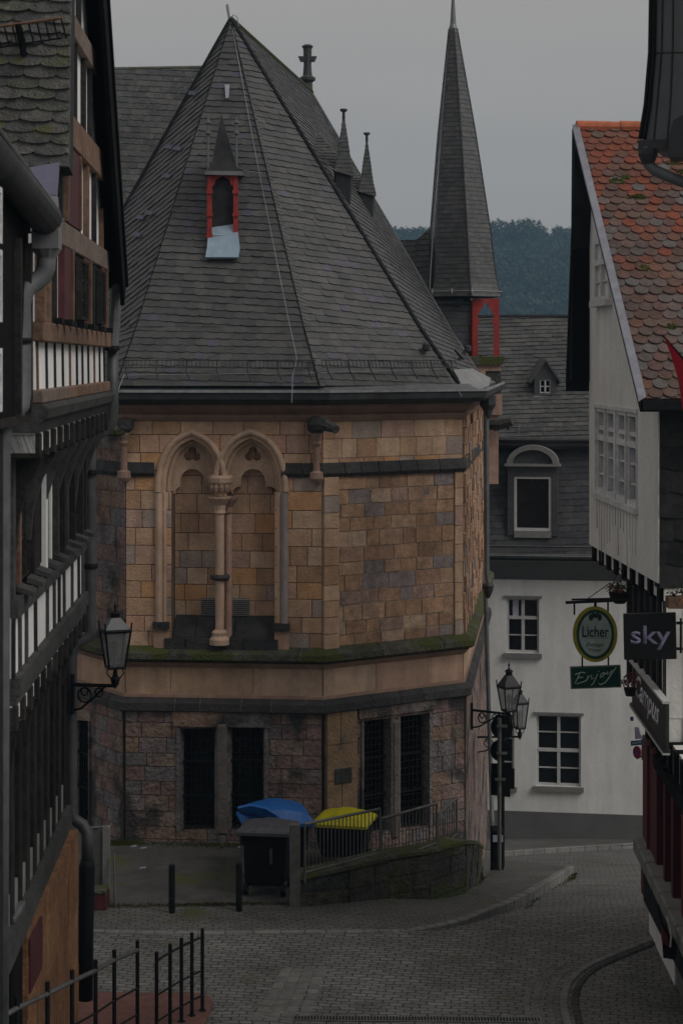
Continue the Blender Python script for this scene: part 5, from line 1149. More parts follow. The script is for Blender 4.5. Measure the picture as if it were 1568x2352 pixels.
def sec(pa, pb, n_, thick=False):
    """pa, pb: (px, ytop, ybot, D)"""
    for yi, r in ((1, .022), (2, .014)):
        b = MB(); b.tube([P(pa[0], pa[yi], pa[3]), P(pb[0], pb[yi], pb[3])], r, 6); b.build('top_rail' if yi == 1 else 'bottom_rail', M['iron_gray'], RL)
    for k in range(n_+1):
        t = k/n_; D = pa[3]+(pb[3]-pa[3])*t; px = lambda i: 0
        A_ = P(pa[0], pa[1], pa[3]).lerp(P(pb[0], pb[1], pb[3]), t); B_ = P(pa[0], pa[2], pa[3]).lerp(P(pb[0], pb[2], pb[3]), t)
        r = .018 if k in (0, n_) else .008
        b = MB(); b.tube([A_, B_ if k not in (0, n_) else B_+Vector((0, 0, -.15))], r, 5); b.build('bar' if r < .01 else 'post', M['iron_gray'], RL)
sec((700, 1893, 2004, 28.0), (872, 1858, 1958, 28.6), 20); sec((876, 1880, 1985, 28.7), (1002, 1845, 1935, 29.3), 16); sec((1004, 1870, 1955, 29.4), (1048, 1833, 1915, 31.5), 8)
b = MB(); q = P(677, 2078, 28.0); b.box(q.x-.075, q.x+.075, 27.95, 28.12, -.05, Zy(1892, 28.0)); b.build('end_post', M['iron_gray'], RL, bevel=.01)
# ---------------------------------------------------------------- wheelie bins
def bin_(px, D, ytop, ybot_z, wpx, lid, label, rot=0, lidm='binblue', domed=True, depth=.7):
    c = Vector((X(px, D), D, 0)); z0 = ybot_z; zt = Zy(ytop, D); hw = wpx/FPX*D/2
    t = thing('wheelie_bin', (c.x, c.y, z0), label, 'waste bin', 'wheeled waste bins by the church')
    R_ = Matrix.Rotation(rot, 3, 'Z'); T = lambda x, y, z_: c+R_ @ Vector((x, y, 0))+Vector((0, 0, z_))
    b = MB(); lo, hi = .80, 1.0
    b.prism([T(-hw*lo, -depth*.36, z0+.14), T(hw*lo, -depth*.36, z0+.14), T(hw*lo, depth*.42, z0+.14), T(-hw*lo, depth*.42, z0+.14)], [T(-hw, -depth*.5, zt-.05), T(hw, -depth*.5, zt-.05), T(hw, depth*.5, zt-.05), T(-hw, depth*.5, zt-.05)])
    bd = b.build('body', M['binblk'], t, bevel=.04)
    b = MB(); b.prism([T(-hw*1.04, -depth*.54, zt-.10), T(hw*1.04, -depth*.54, zt-.10), T(hw*1.04, depth*.52, zt-.10), T(-hw*1.04, depth*.52, zt-.10)], [T(-hw*1.04, -depth*.54, zt-.045), T(hw*1.04, -depth*.54, zt-.045), T(hw*1.04, depth*.52, zt-.045), T(-hw*1.04, depth*.52, zt-.045)]); b.build('rim', M['binblk'], bd, bevel=.01)
    # lid: domed grid
    n = 12; m = 8; b = MB(); idx = []
    for j in range(m+1):
        for i in range(n+1):
            x = -1+2*i/n; y = -1+2*j/m
            k = (max(0, 1-abs(x)**2.6))**.5*(max(0, 1-abs(y)**3.2))**.5
            zz = zt-.04+lid*k+(.05*lid/.1 if False else 0)+.02*(1 if abs(x) < .3 else 0)*k
            b.vs([T(hw*1.08*x, depth*.58*y, zz)])
    for j in range(m):
        for i in range(n): q = j*(n+1)+i; b.f.append((q, q+1, q+n+2, q+n+1))
    edge = [T(sx*hw*1.08, sy*depth*.58, zt-.08) for sx, sy in ((-1, -1), (1, -1), (1, 1), (-1, 1))]; top = [p+Vector((0, 0, .045)) for p in edge]
    b.prism(edge, top); b.build('lid', M[lidm], t, smooth=False)
    b = MB(); b.tube([T(-hw*.8, depth*.62, zt-.05), T(hw*.8, depth*.62, zt-.05)], .018, 6); b.build('handle', M[lidm], t)
    for s_ in (-1, 1):
        for yy in ((-.3, .42) if lid > .15 or lidm == 'bingry' else (.42,)):
            b = MB(); a_ = T(s_*hw*.78-.03, yy*depth, z0+.085); e_ = T(s_*hw*.78+.03, yy*depth, z0+.085); b.tube([a_, e_], .085, 14); wh = b.build('wheel', M['iron'], t)
            b = MB(); b.tube([T(s_*hw*.78-.034, yy*depth, z0+.085), T(s_*hw*.78+.034, yy*depth, z0+.085)], .035, 10); b.build('hub', M['iron_gray'], wh)
    if lidm == 'bingry':
        b = MB(); b.tube([T(-hw*.8, -depth*.47, z0+.35), T(-hw*.82, -depth*.5, z0+.75)], .012, 5); b.build('latch_bar', M['zinc'], t)
        for xx, zz in ((-.35, .95), (.35, .93)): b = MB(); b.box(*(lambda p: (p.x-.025, p.x+.025, p.y-.02, p.y, p.z-.025, p.z+.03))(T(hw*xx, -depth*.52, z0+zz))); b.build('clip', M['zinc'], t)
        b = MB(); p = T(hw*.35, -depth*.50, z0+.6); b.box(p.x-.02, p.x+.02, p.y-.02, p.y, p.z-.1, p.z+.12); b.build('hanging_strap', M['bingry'], t)
    return t
bin_(632, 30.0, 1872, 0.02, 150, .24, 'black waste bin with a swollen bright blue lid against the church wall', .18, 'binblue', depth=.85)
b = MB(); sk = [(546, 1857, 29.35), (575, 1851, 29.3), (610, 1858, 29.3), (636, 1874, 29.35), (648, 1890, 29.4), (615, 1893, 29.75), (575, 1880, 29.8), (550, 1868, 29.6)]
b.prism([P(*p) for p in sk], [P(*p)+Vector((0, .05, .02)) for p in sk]); b.build('lid_flap', M['binblue'], bpy.data.objects['wheelie_bin'])
bin_(790, 30.4, 1876, 0.02, 120, .13, 'waste bin with a bright yellow lid behind the steel railing', -.22, 'binyel', depth=.75)
bin_(614, 28.75, 1893, 0.02, 112, .07, 'black waste bin with a charcoal lid beside the railing end post', -.16, 'bingry', depth=.72)
# ---------------------------------------------------------------- lanterns
def lantern(px, ytop, ybody, ybot, D, wpx, label, wallpt, arm_y, scroll=True, group='old wall lanterns on iron brackets'):
    c = P(px, ybot, D); k = FPX/D; s = (Zy(ytop, D)-Zy(ybot, D)); zb_ = Zy(ybot, D); hw = wpx/k/2
    t = thing('wall_lantern', (c.x, c.y, zb_), label, 'lantern', group)
    zlo = Zy(ybody[1], D); zhi = Zy(ybody[0], D)
    def sq(r, zz): return [Vector((c.x+r*math.cos(math.pi/4*(2*i+1)+.35)*1.1, c.y+r*math.sin(math.pi/4*(2*i+1)+.35)*1.1, zz)) for i in range(4)]
    lo, hi = sq(hw*.62, zlo), sq(hw*1.0, zhi)
    b = MB(); 
    for i in range(4): b.face([lo[i], lo[(i+1) % 4], hi[(i+1) % 4], hi[i]])
    b.build('glass', M['lglass'], t)
    b = MB(); 
    for i in range(4):
        b.tube([lo[i], hi[i]], .013*s, 5); b.tube([lo[i], lo[(i+1) % 4]], .018*s, 5); b.tube([hi[i], hi[(i+1) % 4]], .022*s, 5); b.tube([hi[i], hi[i]+(hi[i]-lo[i]).normalized()*.07*s+Vector((0, 0, .03*s))], .010*s, 4)
    b.build('cage', M['iron'], t)
    top = Zy(ytop, D); hh = top-zhi
    r1, r2 = sq(hw*1.02, zhi+.01), sq(hw*.36, zhi+hh*.46)
    b = MB(); 
    for i in range(4): b.prism([r1[i], r1[(i+1) % 4], r1[(i+1) % 4]-Vector((0, 0, .008)), r1[i]-Vector((0, 0, .008))], [r2[i], r2[(i+1) % 4], r2[(i+1) % 4]-Vector((0, 0, .008)), r2[i]-Vector((0, 0, .008))])
    b.build('roof', M['zinc' if scroll == 2 else 'zincd'], t)
    b = MB(); z1_ = zhi+hh*.44; b.lathe(c.x, c.y, [(hw*.30, z1_), (hw*.30, z1_+hh*.16), (hw*.42, z1_+hh*.18), (hw*.25, z1_+hh*.24), (hw*.08, z1_+hh*.28), (hw*.06, z1_+hh*.38), (hw*.13, z1_+hh*.43), (hw*.05, z1_+hh*.48), (.003, z1_+hh*.56)], 8); b.build('chimney_cap', M['iron'], t)
    b = MB(); b.lathe(c.x, c.y, [(hw*.10, zlo), (hw*.10, zlo+.3*(zhi-zlo)), (hw*.17, zlo+.34*(zhi-zlo)), (hw*.2, zlo+.62*(zhi-zlo)), (hw*.06, zlo+.7*(zhi-zlo))], 8); b.build('lamp_globe', M['stone_g'], t)
    b = MB(); zz = zb_
    b.lathe(c.x, c.y, [(.004, zz-.02), (hw*.22, zz+.03), (hw*.30, zz+.10*s), (hw*.15, zz+.14*s), (hw*.10, zlo)], 8)
    for sx in (-1, 1): b.tube([Vector((c.x+sx*hw*.45, c.y, zlo)), Vector((c.x+sx*hw*.5, c.y, zlo-.08*s)), Vector((c.x+sx*hw*.25, c.y, zz+.10*s))], .008*s, 4)
    b.build('holder', M['iron'], t)
    wp = Vector(wallpt); az = Zy(arm_y, D); A_ = Vector((wp.x, wp.y, az-.02)); B_ = Vector((c.x, c.y, az))
    b = MB(); b.tube([A_, B_], .022, 5); b.tube([A_+Vector((0, 0, .12)), A_+Vector((0, 0, -.34))], .022, 5)
    d = B_-A_; 
    b.tube([A_+Vector((0, 0, -.30)), A_+d*.2+Vector((0, 0, -.27)), A_+d*.5+Vector((0, 0, -.14)), A_+d*.75+Vector((0, 0, -.02))], .014, 5)
    for f_, rr in ((.28, .085), (.28, .045), (.62, .05)):
        cc = A_+d*f_+Vector((0, 0, -.03-rr)); dd = d.normalized(); b.tube([cc+dd*rr*math.cos(a*math.pi/6)+Vector((0, 0, rr*math.sin(a*math.pi/6))) for a in range(13)], .011, 4, caps=False)
    b.build('bracket', M['iron'], t)
    return t
lantern(265, 1384, (1447, 1532), 1578, 22.4, 76, 'large iron lantern on a bracket from the half-timbered house corner', P(168, 1600, 22.6), 1575, 2)
lantern(1168, 1520, (1577, 1632), 1658, 33.0, 52, 'taller nearer iron lantern fixed to the right corner of the church', P(1083, 1640, 33.5), 1640)
lantern(1193, 1572, (1614, 1672), 1697, 38.0, 38, 'lower farther iron lantern fixed to the side wall of the church', (f3.pt(4.8, 0, .05).x, f3.pt(4.8, 0, .05).y, 1), 1692)
# ---------------------------------------------------------------- road signs seen from behind
TS = thing('traffic_sign', (X(1145, 33.6), 33.6, g(X(1145, 33.6), 33.6)), 'cluster of dark traffic signs on one pole seen from behind', 'traffic sign')
sD = 33.6; b = MB(); b.tube([P(1146, 1650, sD), Vector((X(1146, sD), sD, g(X(1146, sD), sD)-.1))], .035, 8); b.build('pole', M['iron_gray'], TS)
for px, py, r, nm in ((1152, 1670, 28, 'round_sign'), (1148, 1724, 25, 'round_sign')):
    q = P(px, py, sD+.06); rr = r/FPX*sD; b = MB(); b.prism([q+Vector((rr*math.cos(a*math.pi/12)*.92, 0, rr*math.sin(a*math.pi/12))) for a in range(24)], [q+Vector((rr*math.cos(a*math.pi/12)*.92, .03, rr*math.sin(a*math.pi/12))) for a in range(24)]); b.build(nm, M['black'], TS)
b = MB(); b.prism([P(1126, 1826, sD+.05), P(1171, 1831, sD+.05), P(1171, 1753, sD+.05), P(1127, 1753, sD+.05)], [P(1126, 1826, sD+.08), P(1171, 1831, sD+.08), P(1171, 1753, sD+.08), P(1127, 1753, sD+.08)]); b.build('plate', M['black'], TS)
b = MB(); b.prism([P(1150, 1812, sD+.10), P(1181, 1812, sD+.10), P(1181, 1765, sD+.10), P(1150, 1765, sD+.10)], [P(1150, 1812, sD+.13), P(1181, 1812, sD+.13), P(1181, 1765, sD+.13), P(1150, 1765, sD+.13)]); b.build('plate', M['black'], TS)
for (px, py) in ((1152, 1668), (1152, 1730), (1148, 1790)): b = MB(); q = P(px, py, sD-.04); b.box(q.x-.09, q.x+.09, q.y-.02, q.y+.02, q.z-.02, q.z+.02); b.build('clamp', M['iron_gray'], TS)
b = MB(); b.box(X(1128, sD+.4), X(1155, sD+.4), sD+.3, sD+.7, g(2.8, 34)-.1, Zy(1905, sD+.4)); kb = b.build('utility_cabinet', M['black'], label='narrow black utility cabinet behind the traffic sign pole', cat='cabinet', bevel=.02)
b = MB(); b.box(X(1130, sD+.4), X(1153, sD+.4), sD+.28, sD+.3, Zy(1930, sD+.4), Zy(1915, sD+.4)); b.build('notice', M['snote'], kb)
t2 = MB(); t2.tube([Vector((X(1154, 35.0), 35.0, g(X(1154, 35), 35)-.1)), P(1154, 1660, 35.0)], .032, 8); t2.build('lamp_post', M['iron'], label='second thin dark post right behind the traffic sign pole', cat='post')
# ---------------------------------------------------------------- white gabled house, right
R = thing('gabled_house', (4.2, 24.7, 0), 'white plastered house with clay tile roof and old multi-pane window', 'house')
fc = Fr(C(1510, 24.7), C(1352, 30.0)); Lc = fc.L
zbn, ztn = 5.0, 7.33
pkc = (Lc*.925, 11.15)
wr = (None)
u0, v1a = fc.uv(1463, 955); u1, v1b = fc.uv(1367, 930); _, v0a = fc.uv(1465, 1180); _, v0b = fc.uv(1367, 1118)
v1, v0 = (v1a+v1b)/2, (v0a+v0b)/2
hole = [(u0, v0), (u1, v0), (u1, v1), (u0, v1)]
attic = (Lc*.80, Lc*.985, *sorted((fc.uv(1385, 700)[1], fc.uv(1385, 560)[1])))
b = MB()
outline = [(0, zbn), (Lc, zbn), (Lc, 10.9), (pkc[0], pkc[1]-.1), (0, 7.25)]
for p in minus_all(outline, [ccw(hole)]): b.fpoly(fc, p, -.25, 0)
b.build('wall', M['gable'], R)
# window: four casements in two pairs, with small upper lights
b = MB(); b.fbox(fc, u0, u1, v0, v1, -.14, -.10); wn = b.build('window', M['curtain'], R)
f = MB(); n4 = 4; tv = v0+(v1-v0)*.66
for k in range(5): u = u0+(u1-u0)*k/4; ww = .035 if k != 2 else .06; f.fbox(fc, max(u0, u-ww), min(u1, u+ww), v0, v1, -.10, .02)
for k in range(4):
    a, c = u0+(u1-u0)*k/4+.04, u0+(u1-u0)*(k+1)/4-.04
    for zz, hh in ((v0, .07), (tv-.05, .08), (v1-.06, .06)): f.fbox(fc, a, c, zz, zz+hh, -.10, .0)
    f.fbox(fc, a, a+.06, v0+.07, tv-.05, -.10, -.02); f.fbox(fc, c-.06, c, v0+.07, tv-.05, -.10, -.02)
    f.fbox(fc, a, a+.07, tv+.03, v1-.06, -.10, -.02); f.fbox(fc, c-.07, c, tv+.03, v1-.06, -.10, -.02)
    for j in (1, 2): zz = v0+(tv-v0)*j/3; f.fbox(fc, a+.06, c-.06, zz-.012, zz+.012, -.10, -.04)
    f.fbox(fc, a+.04, c-.04, tv+.10, tv+.16, -.10, -.03)
f.build('frame', M['winold'], wn)
s = MB(); s.fbox(fc, u0-.05, u1+.05, v0-.08, v0-.002, -.1, .06); s.fbox(fc, u0-.03, u1+.03, v1, v1+.05, -.1, .03); s.build('sill', M['winold'], wn)
# cracked boarding strips under the window
b = MB(); random.seed(11)
for k in range(15):
    u = u0+(u1-u0)*(k+.5)/15; h = random.uniform(.25, .9); b.fpoly(fc, [(u-.004, v0-.1), (u+.006, v0-.1), (u+.006+random.uniform(-.06, .06), v0-.1-h), (u+random.uniform(-.03, .03), v0-.1-h)], .0, .003)
b.build('plaster_crack', M['plinth'], R)
# attic window near the far verge
wa_ = (fc.uv(1404, 640)[0], fc.uv(1371, 640)[0]); va_ = (fc.uv(1385, 690)[1], fc.uv(1385, 550)[1])
window(fc, wa_[0], wa_[1], va_[0], va_[1], R, cols=2, rows=(2, 1), transom=.62, w0=.02, fm='winold', gm='curtain', fw=.05, sill=False)
b = MB(); b.fbox(fc, wa_[0]-.05, wa_[1]+.05, va_[0]-.09, va_[0], 0, .12); b.build('window_ledge', M['winold'], R)
# roof: near slope with clay tiles, far slope soffit
ov = .28
zeN, zeF = Zy(917, 24.3), Zy(872, 30.6)
pz = 11.32; uP = pkc[0]
eN = fc.pt(-.35, zeN, ov); rP = fc.pt(uP, pz, ov); eF = fc.pt(Lc+.55, zeF, ov)
back = Vector((6.0, .3, 0))
NP = [eN, eN+back, rP+back, rP]
b = MB(); tiles(b, NP, .19, .185, shape='round', t=.034, lap=1.7, rowdir=back, cfun=lambda f: min(.99, max(0, random.gauss(.28+.62*max(0, f)**1.6, .24)))); b.build('tiled_slope', M['tile'], R)
b = MB(); b.prism([p+Vector((0, 0, -.02)) for p in NP], [p+Vector((0, .1, -.16)) for p in NP]); b.build('roof_deck', M['blackw'], R)
FP = [eF, eF+back, rP+back, rP]
b = MB(); b.prism(FP, [p+Vector((0, -.05, -.18)) for p in FP]); b.build('far_slope', M['blackw'], R)
# broad dark slate-hung edge at the far verge, pale metal strip down the near verge
vb = [(1317, 292), (1324, 300), (1362, 478), (1361, 700), (1353, 877), (1312, 872)]
b = MB(); b.prism([P(a_, c_, 29.95) for a_, c_ in vb], [P(a_, c_, 29.95)+Vector((0, .25, 0)) for a_, c_ in vb]); b.build('verge_board', M['black'], R)
b = MB(); vq = [Vector((-.04, -.03, -.03)), Vector((.05, -.06, .03)), Vector((.05, .0, .09)), Vector((-.04, .02, .05))]; b.prism([eN+v_ for v_ in vq], [rP+v_ for v_ in vq]); b.build('verge_flashing', M['leadlight'], R)
for k in range(9):
    p = rP+back*(k/9)+Vector((.02, 0, .02)); q_ = rP+back*((k+1.04)/9)+Vector((.02, 0, .02)); b = MB(); b.tube([p, q_], [.10, .085], 10); b.build('ridge_tile', M['ridge'], R)
# moss cushions on the tiles
nT = (NP[1]-NP[0]).cross(NP[3]-NP[0]).normalized(); nT = nT if nT.z > 0 else -nT
def blob(q, rx, ry, rz, name, mt, par, n=26, s=.02, seed=0):
    b = MB(); rr = random.Random(seed)
    for _ in range(n):
        a = rr.uniform(0, 6.28); k = rr.random()**.5; c = q+Vector((rx*k*math.cos(a), ry*k*math.sin(a)*.5, ry*k*math.sin(a)*.9+rz*(1-k)*.5)); r = s*rr.uniform(.6, 1.4)
        b.lathe(c.x, c.y, [(r*.5, c.z-r), (r, c.z-r*.2), (r*.8, c.z+r*.5), (r*.2, c.z+r*.9)], 5, rr.random())
    return b.build(name, M[mt], par)
for i, (px, py, sx) in enumerate(((1414, 420, 20), (1461, 457, 24), (1436, 411, 10), (1545, 378, 22), (1505, 348, 14), (1563, 400, 16), (1541, 755, 10), (1478, 620, 8))):
    blob(onplane(px, py, NP[0], nT, .02), sx/FPX*25.5, .05, .02, 'moss_cushion', 'moss', R, 30, .022, i)
b = MB(); b.prism([eN+Vector((.02, -.08, -.13)), eN+back+Vector((0, -.08, -.13)), eN+back+Vector((0, .1, -.13)), eN+Vector((.02, .1, -.13))], [eN+Vector((.02, -.08, -.02)), eN+back+Vector((0, -.08, -.02)), eN+back+Vector((0, .1, -.02)), eN+Vector((.02, .1, -.02))]); b.build('eaves_gutter', M['iron'], R)
# dark shingled side facing down the street
sA = fc.pt(0, 0, 0); fsd = Fr((sA.x+.0, sA.y-.0), (sA.x+6, sA.y+.35))
b = MB(); b.fbox(fsd, 0.02, 6, Zy(1352, 24.7), 7.25, -.3, -.02); b.build('side_wall', M['blackw'], R)
b = MB(); pl4 = [fsd.pt(.02, Zy(1352, 24.7), 0), fsd.pt(6, Zy(1352, 24.7), 0), fsd.pt(6, 7.3, 0), fsd.pt(.02, 7.3, 0)]; tiles(b, pl4, .45, .30, t=.02); b.build('shingles', M['blackw'], R)
# jetty: joist ends, then recessed half-timbered wall
b = MB(); b.fbox(fc, 0, Lc, zbn-.22, zbn-.002, -.3, -.08); b.build('infill', M['gable'], R)
for k in range(9): u = .15+k*(Lc-.3)/8; b = MB(); b.fbox(fc, u-.09, u+.09, zbn-.24, zbn-.004, -.3, -.03); b.build('joist_end', M['black'], R)
f2c = Fr(C(1529, 24.7), C(1442, 27.8)); L2 = f2c.L
b = MB(); b.fbox(f2c, 0, L2, 3.3, 4.78, -.25, 0); b.build('wall', M['gable'], R)
for k in range(13): u = .05+k*(L2-.1)/12; b = MB(); b.fbox(f2c, u-.035, u+.035, 3.3, 4.78, .0, .03+.02*(k % 2)); b.build('timber_post', M['beamd' if k % 2 else 'beamg'], R)
fs3 = Fr(C(1529, 24.7), (X(1529, 24.7)+6, 25.0))
b = MB(); b.fbox(fs3, .0, 6, 2.9, Zy(1365, 24.7), -.3, -.005); b.build('side_wall', M['gable'], R)
b = MB(); b.fbox(fs3, .22, .25, 2.9, Zy(1400, 24.7), 0, .02); b.build('cable', M['iron_gray'], R)
# blossom box ledge over the side
# fascia board with script lettering
fas = Fr(C(1528, 23.9), C(1450, 27.3)); La = fas.L
zf0, zf1 = 3.05, 3.62
b = MB(); b.fbox(fas, 0, La, zf0, zf1, -.04, .0); b.fbox(fas, 0, La, zf0-.03, zf0, -.06, .03)
fa_ = b.build('shop_fascia', M['sfas'], label='dark shop fascia board with pale script lettering above the red shopfront', cat='sign')
b = MB(); b.fbox(fas, 0, La, zf1, zf1+.03, -.05, .04); b.fbox(fas, 0, La, zf0-.055, zf0-.031, -.05, .04); b.build('trim', M['win'], fa_)
def textobj(s, fr, u, v, h, name, mt, parent, w=.006, wid=None, shear=0, ex=.003, bold=0, flip=False):
    cu = bpy.data.curves.new(name, 'FONT'); cu.body = s; cu.size = 1; cu.extrude = .0; cu.shear = shear; cu.offset = bold; cu.align_x = 'LEFT'
    o = bpy.data.objects.new('tmp', cu); COL.objects.link(o); dg = bpy.context.evaluated_depsgraph_get(); me = bpy.data.meshes.new_from_object(o.evaluated_get(dg)); bpy.data.objects.remove(o)
    xs = [q.co.x for q in me.vertices]; yy = [q.co.y for q in me.vertices]; x0, x1, y0, y1 = min(xs), max(xs), min(yy), max(yy)
    sy = h/(y1-y0); sx = (wid/(x1-x0)) if wid else sy; off = OFF[parent.name]
    for q in me.vertices:
        a = (q.co.x-x0)*sx; a = -a if flip else a
        p = fr.pt(u+a, v+(q.co.y-y0)*sy, w)-off; q.co = p
    me.materials.append(M[mt]); o = bpy.data.objects.new(name, me); COL.objects.link(o); o.parent = parent; OFF[o.name] = off; 
    so = o.modifiers.new('solid', 'SOLIDIFY'); so.thickness = ex; so.offset = 0
    return o
def flipdir(fr): # does u increase to the left in the view?
    a = fr.pt(0, 3, 0); b_ = fr.pt(1, 3, 0); return b_.x/b_.y < a.x/a.y
textobj('Campus', fas, La*.86, zf0+.08, .42, 'lettering', 'cmp', fa_, .008, La*.70, .45, flip=True, bold=.02)
# lower floor: border of joists, dark red shopfront
fr3 = Fr(C(1600, 22.2), C(1478, 27.2)); L3 = fr3.L
b = MB(); b.fbox(fr3, 0, L3, 2.62, 2.98, -.3, -.05); b.build('infill', M['gable'], R)
for k in range(9): u = .2+k*(L3-.4)/8; b = MB(); b.fbox(fr3, u-.09, u+.09, 2.62, 3.0, -.3, .0); b.build('joist_end', M['black'], R)
b = MB(); b.fbox(fr3, 0, L3, 1.0, 2.62, -.3, -.12); b.build('shop_glass', M['glass'], R)
b = MB(); b.fbox(fr3, L3-1.35, L3, 1.1, 2.62, -.15, .02); b.fbox(fr3, L3-.75, L3-.69, 1.1, 2.62, .02, .05); b.build('shopfront_panel', M['redf'], R)
for u, w_ in ((L3-1.5, .10), (L3-2.35, .08), (L3-3.1, .09), (L3-4.0, .10), (.3, .1)): b = MB(); b.fbox(fr3, u-w_, u+w_, 1.2, 2.62, -.15, .03); b.build('shopfront_post', M['redf'], R)
b = MB(); b.fbox(fr3, 0, L3-1.36, 2.47, 2.62, -.1, .05); b.build('shopfront_lintel', M['black'], R)
for k in range(7): u = L3-.05-k*.72; b = MB(); b.fbox(fr3, u-.66, u, 1.02, 1.22, -.1, .16); b.build('sill_block', M['stone_g'], R, bevel=.02)
fr4 = Fr(C(1620, 21.8), C(1479, 26.8)); L4 = fr4.L
b = MB(); b.fbox(fr4, 0, L4, 1.0, 1.12, -.1, .07); b.build('sill_plank', mat('worn red paint', [(.12, .035, .045)], .6, (9, .3), (20, .2)), R)
b = MB(); b.fbox(fr4, 0, L4-.25, .5, .998, -.1, .05); b.build('stall_riser', M['blackw'], R)
b = MB(); b.fbox(fr4, L4-.25, L4, .55, .998, -.1, .05); b.build('stall_riser', M['redf'], R)
b = MB(); b.fbox(fr4, L4-2.3, L4, -.3, .498, -.3, -.06); b.build('base_wall', M['gable'], R)
b = MB(); b.fbox(fr4, 0, L4-2.3, -.3, .498, -.3, -.08); b.build('base_wall', M['plinth'], R)
# building mass behind the shopfront and the upper storeys
bd_ = [fr3.pt(L3, 0, -.31), fr3.pt(0, 0, -.31), fr3.pt(0, 0, -.31)+Vector((5, .3, 0)), fr3.pt(L3, 0, -.31)+Vector((6, .3, 0))]
b = MB(); b.prism([p+Vector((0, 0, -.5)) for p in bd_], [p+Vector((0, 0, 2.97)) for p in bd_]); b.build('ground_floor', M['gable'], R)
# bicycle-like folded trolley leaning at the base: dark frame
tq = P(1530, 2150, 22.6)
t = thing('folded_trolley', (tq.x, tq.y, .02), 'dark folded trolley with a red back leaning at the base of the shopfront', 'trolley')
b = MB(); b.prism([P(1522, 2200, 22.6), P(1550, 2205, 22.6), P(1553, 2175, 22.6), P(1518, 2120, 22.6), P(1508, 2085, 22.6), P(1513, 2085, 22.6)], [p+Vector((.02, .12, 0)) for p in (P(1522, 2200, 22.6), P(1550, 2205, 22.6), P(1553, 2175, 22.6), P(1518, 2120, 22.6), P(1508, 2085, 22.6), P(1513, 2085, 22.6))]); b.build('frame', M['black'], t)
b = MB(); b.prism([P(1518, 2160, 22.58), P(1537, 2180, 22.58), P(1531, 2150, 22.58), P(1518, 2125, 22.58)], [p+Vector((0, .02, 0)) for p in (P(1518, 2160, 22.58), P(1537, 2180, 22.58), P(1531, 2150, 22.58), P(1518, 2125, 22.58))]); b.build('back', M['redf'], t)
b = MB(); b.tube([P(1530, 2105, 22.57), P(1540, 2150, 22.57), P(1538, 2175, 22.57)], .012, 5); b.build('handle', M['win'], t)
# ---------------------------------------------------------------- hanging signs
# oval green and yellow sign
sD = 26.2; fo = Fr((X(1300, sD), sD), (X(1430, sD), sD-.02)); k_ = sD/FPX
cx_, cz_ = fo.uv(1366, 1457)
OS = thing('oval_sign', fo.pt(cx_, cz_, 0), 'oval beer sign with green ring and yellow rim hanging from a bracket', 'sign')
def oval(rx, ry, w0_, w1_, nm, mt, par, dy=0): b = MB(); b.fpoly(fo, circ(cx_, cz_+dy, rx*k_, ry*k_, 40), w0_, w1_); return b.build(nm, M[mt], par)
oval(51, 64, -.05, .0, 'rim', 'syel', OS); oval(43, 57, .0, .004, 'ring', 'sgrn', OS); oval(37, 50, .004, .008, 'face', 'swht', OS)
b = MB(); fo_u = lambda px, py: fo.uv(px, py)
for dx in (-10, 10): b.fpoly(fo, circ(cx_+dx*k_, cz_+39*k_, 5*k_, 8*k_, 10), .008, .012)
b.fpoly(fo, circ(cx_, cz_+43*k_, 8*k_, 5*k_, 10), .0085, .0125); b.fpoly(fo, [(cx_-13*k_, cz_+52*k_), (cx_-7*k_, cz_+46*k_), (cx_+7*k_, cz_+46*k_), (cx_+13*k_, cz_+52*k_), (cx_, cz_+48.5*k_)][::1], .009, .013)
b.build('crest', M['sdk'], OS)
textobj('Licher', fo, cx_-30*k_, cz_-6*k_, 25*k_, 'lettering', 'sdk', OS, .012, 61*k_, bold=.012)
textobj('Premium', fo, cx_-22*k_, cz_-28*k_, 10*k_, 'lettering', 'plinth', OS, .012, 42*k_, .5)
textobj('Pilsner', fo, cx_-15*k_, cz_-39*k_, 7*k_, 'lettering', 'plinth', OS, .012, 30*k_, 0)
b = MB(); b.fbox(fo, cx_-18*k_, cx_+30*k_, cz_-9*k_, cz_-8*k_, .008, .011); b.build('underline', M['plinth'], OS)
b = MB(); b.tube([P(1298, 1384, sD), P(1438, 1378, sD)], .022, 6); b.tube([P(1312, 1377, sD+.03), P(1402, 1375, sD+.03)], .014, 6); b.tube([P(1338, 1383, sD), P(1398, 1340, sD-.3)], .006, 4)
for px in (1318, 1395): b.tube([P(px, 1382, sD), P(px, 1412, sD)], .013, 5)
b.tube([P(1366, 1380, sD), P(1366, 1394, sD)], .02, 5); b.build('bracket', M['iron'], OS)
ES = thing('script_sign', P(1366, 1583, sD), 'rectangular green sign with pale script word hanging below the oval sign', 'sign')
b = MB(); pts = [(1308, 1531), (1424, 1527), (1426, 1579), (1310, 1583)]; P2_ = lambda pts, w_: [fo.pt(*fo.uv(a, c), w_) for a, c in pts]
b.prism(P2_(pts, -.02), P2_(pts, .0)); b.build('rim', M['stone_g'], ES)
pts = [(1311, 1534), (1421, 1530), (1423, 1576), (1313, 1580)]; b = MB(); b.prism(P2_(pts, .001), P2_(pts, .005)); b.build('face', M['sgrn'], ES)
def stroke(pts, r, par, nm='script_letter', m_='senj'): b = MB(); b.tube([fo.pt(*fo.uv(a, c), .010) for a, c in pts], r, 5); b.build(nm, M[m_], par)
rr = .0075
stroke([(1343, 1545), (1333, 1544), (1322, 1548), (1320, 1550)], rr, ES); stroke([(1330, 1547), (1324, 1560), (1319, 1569), (1325, 1570), (1338, 1566), (1344, 1563)], rr, ES); stroke([(1324, 1558), (1331, 1556), (1338, 1555)], rr, ES)
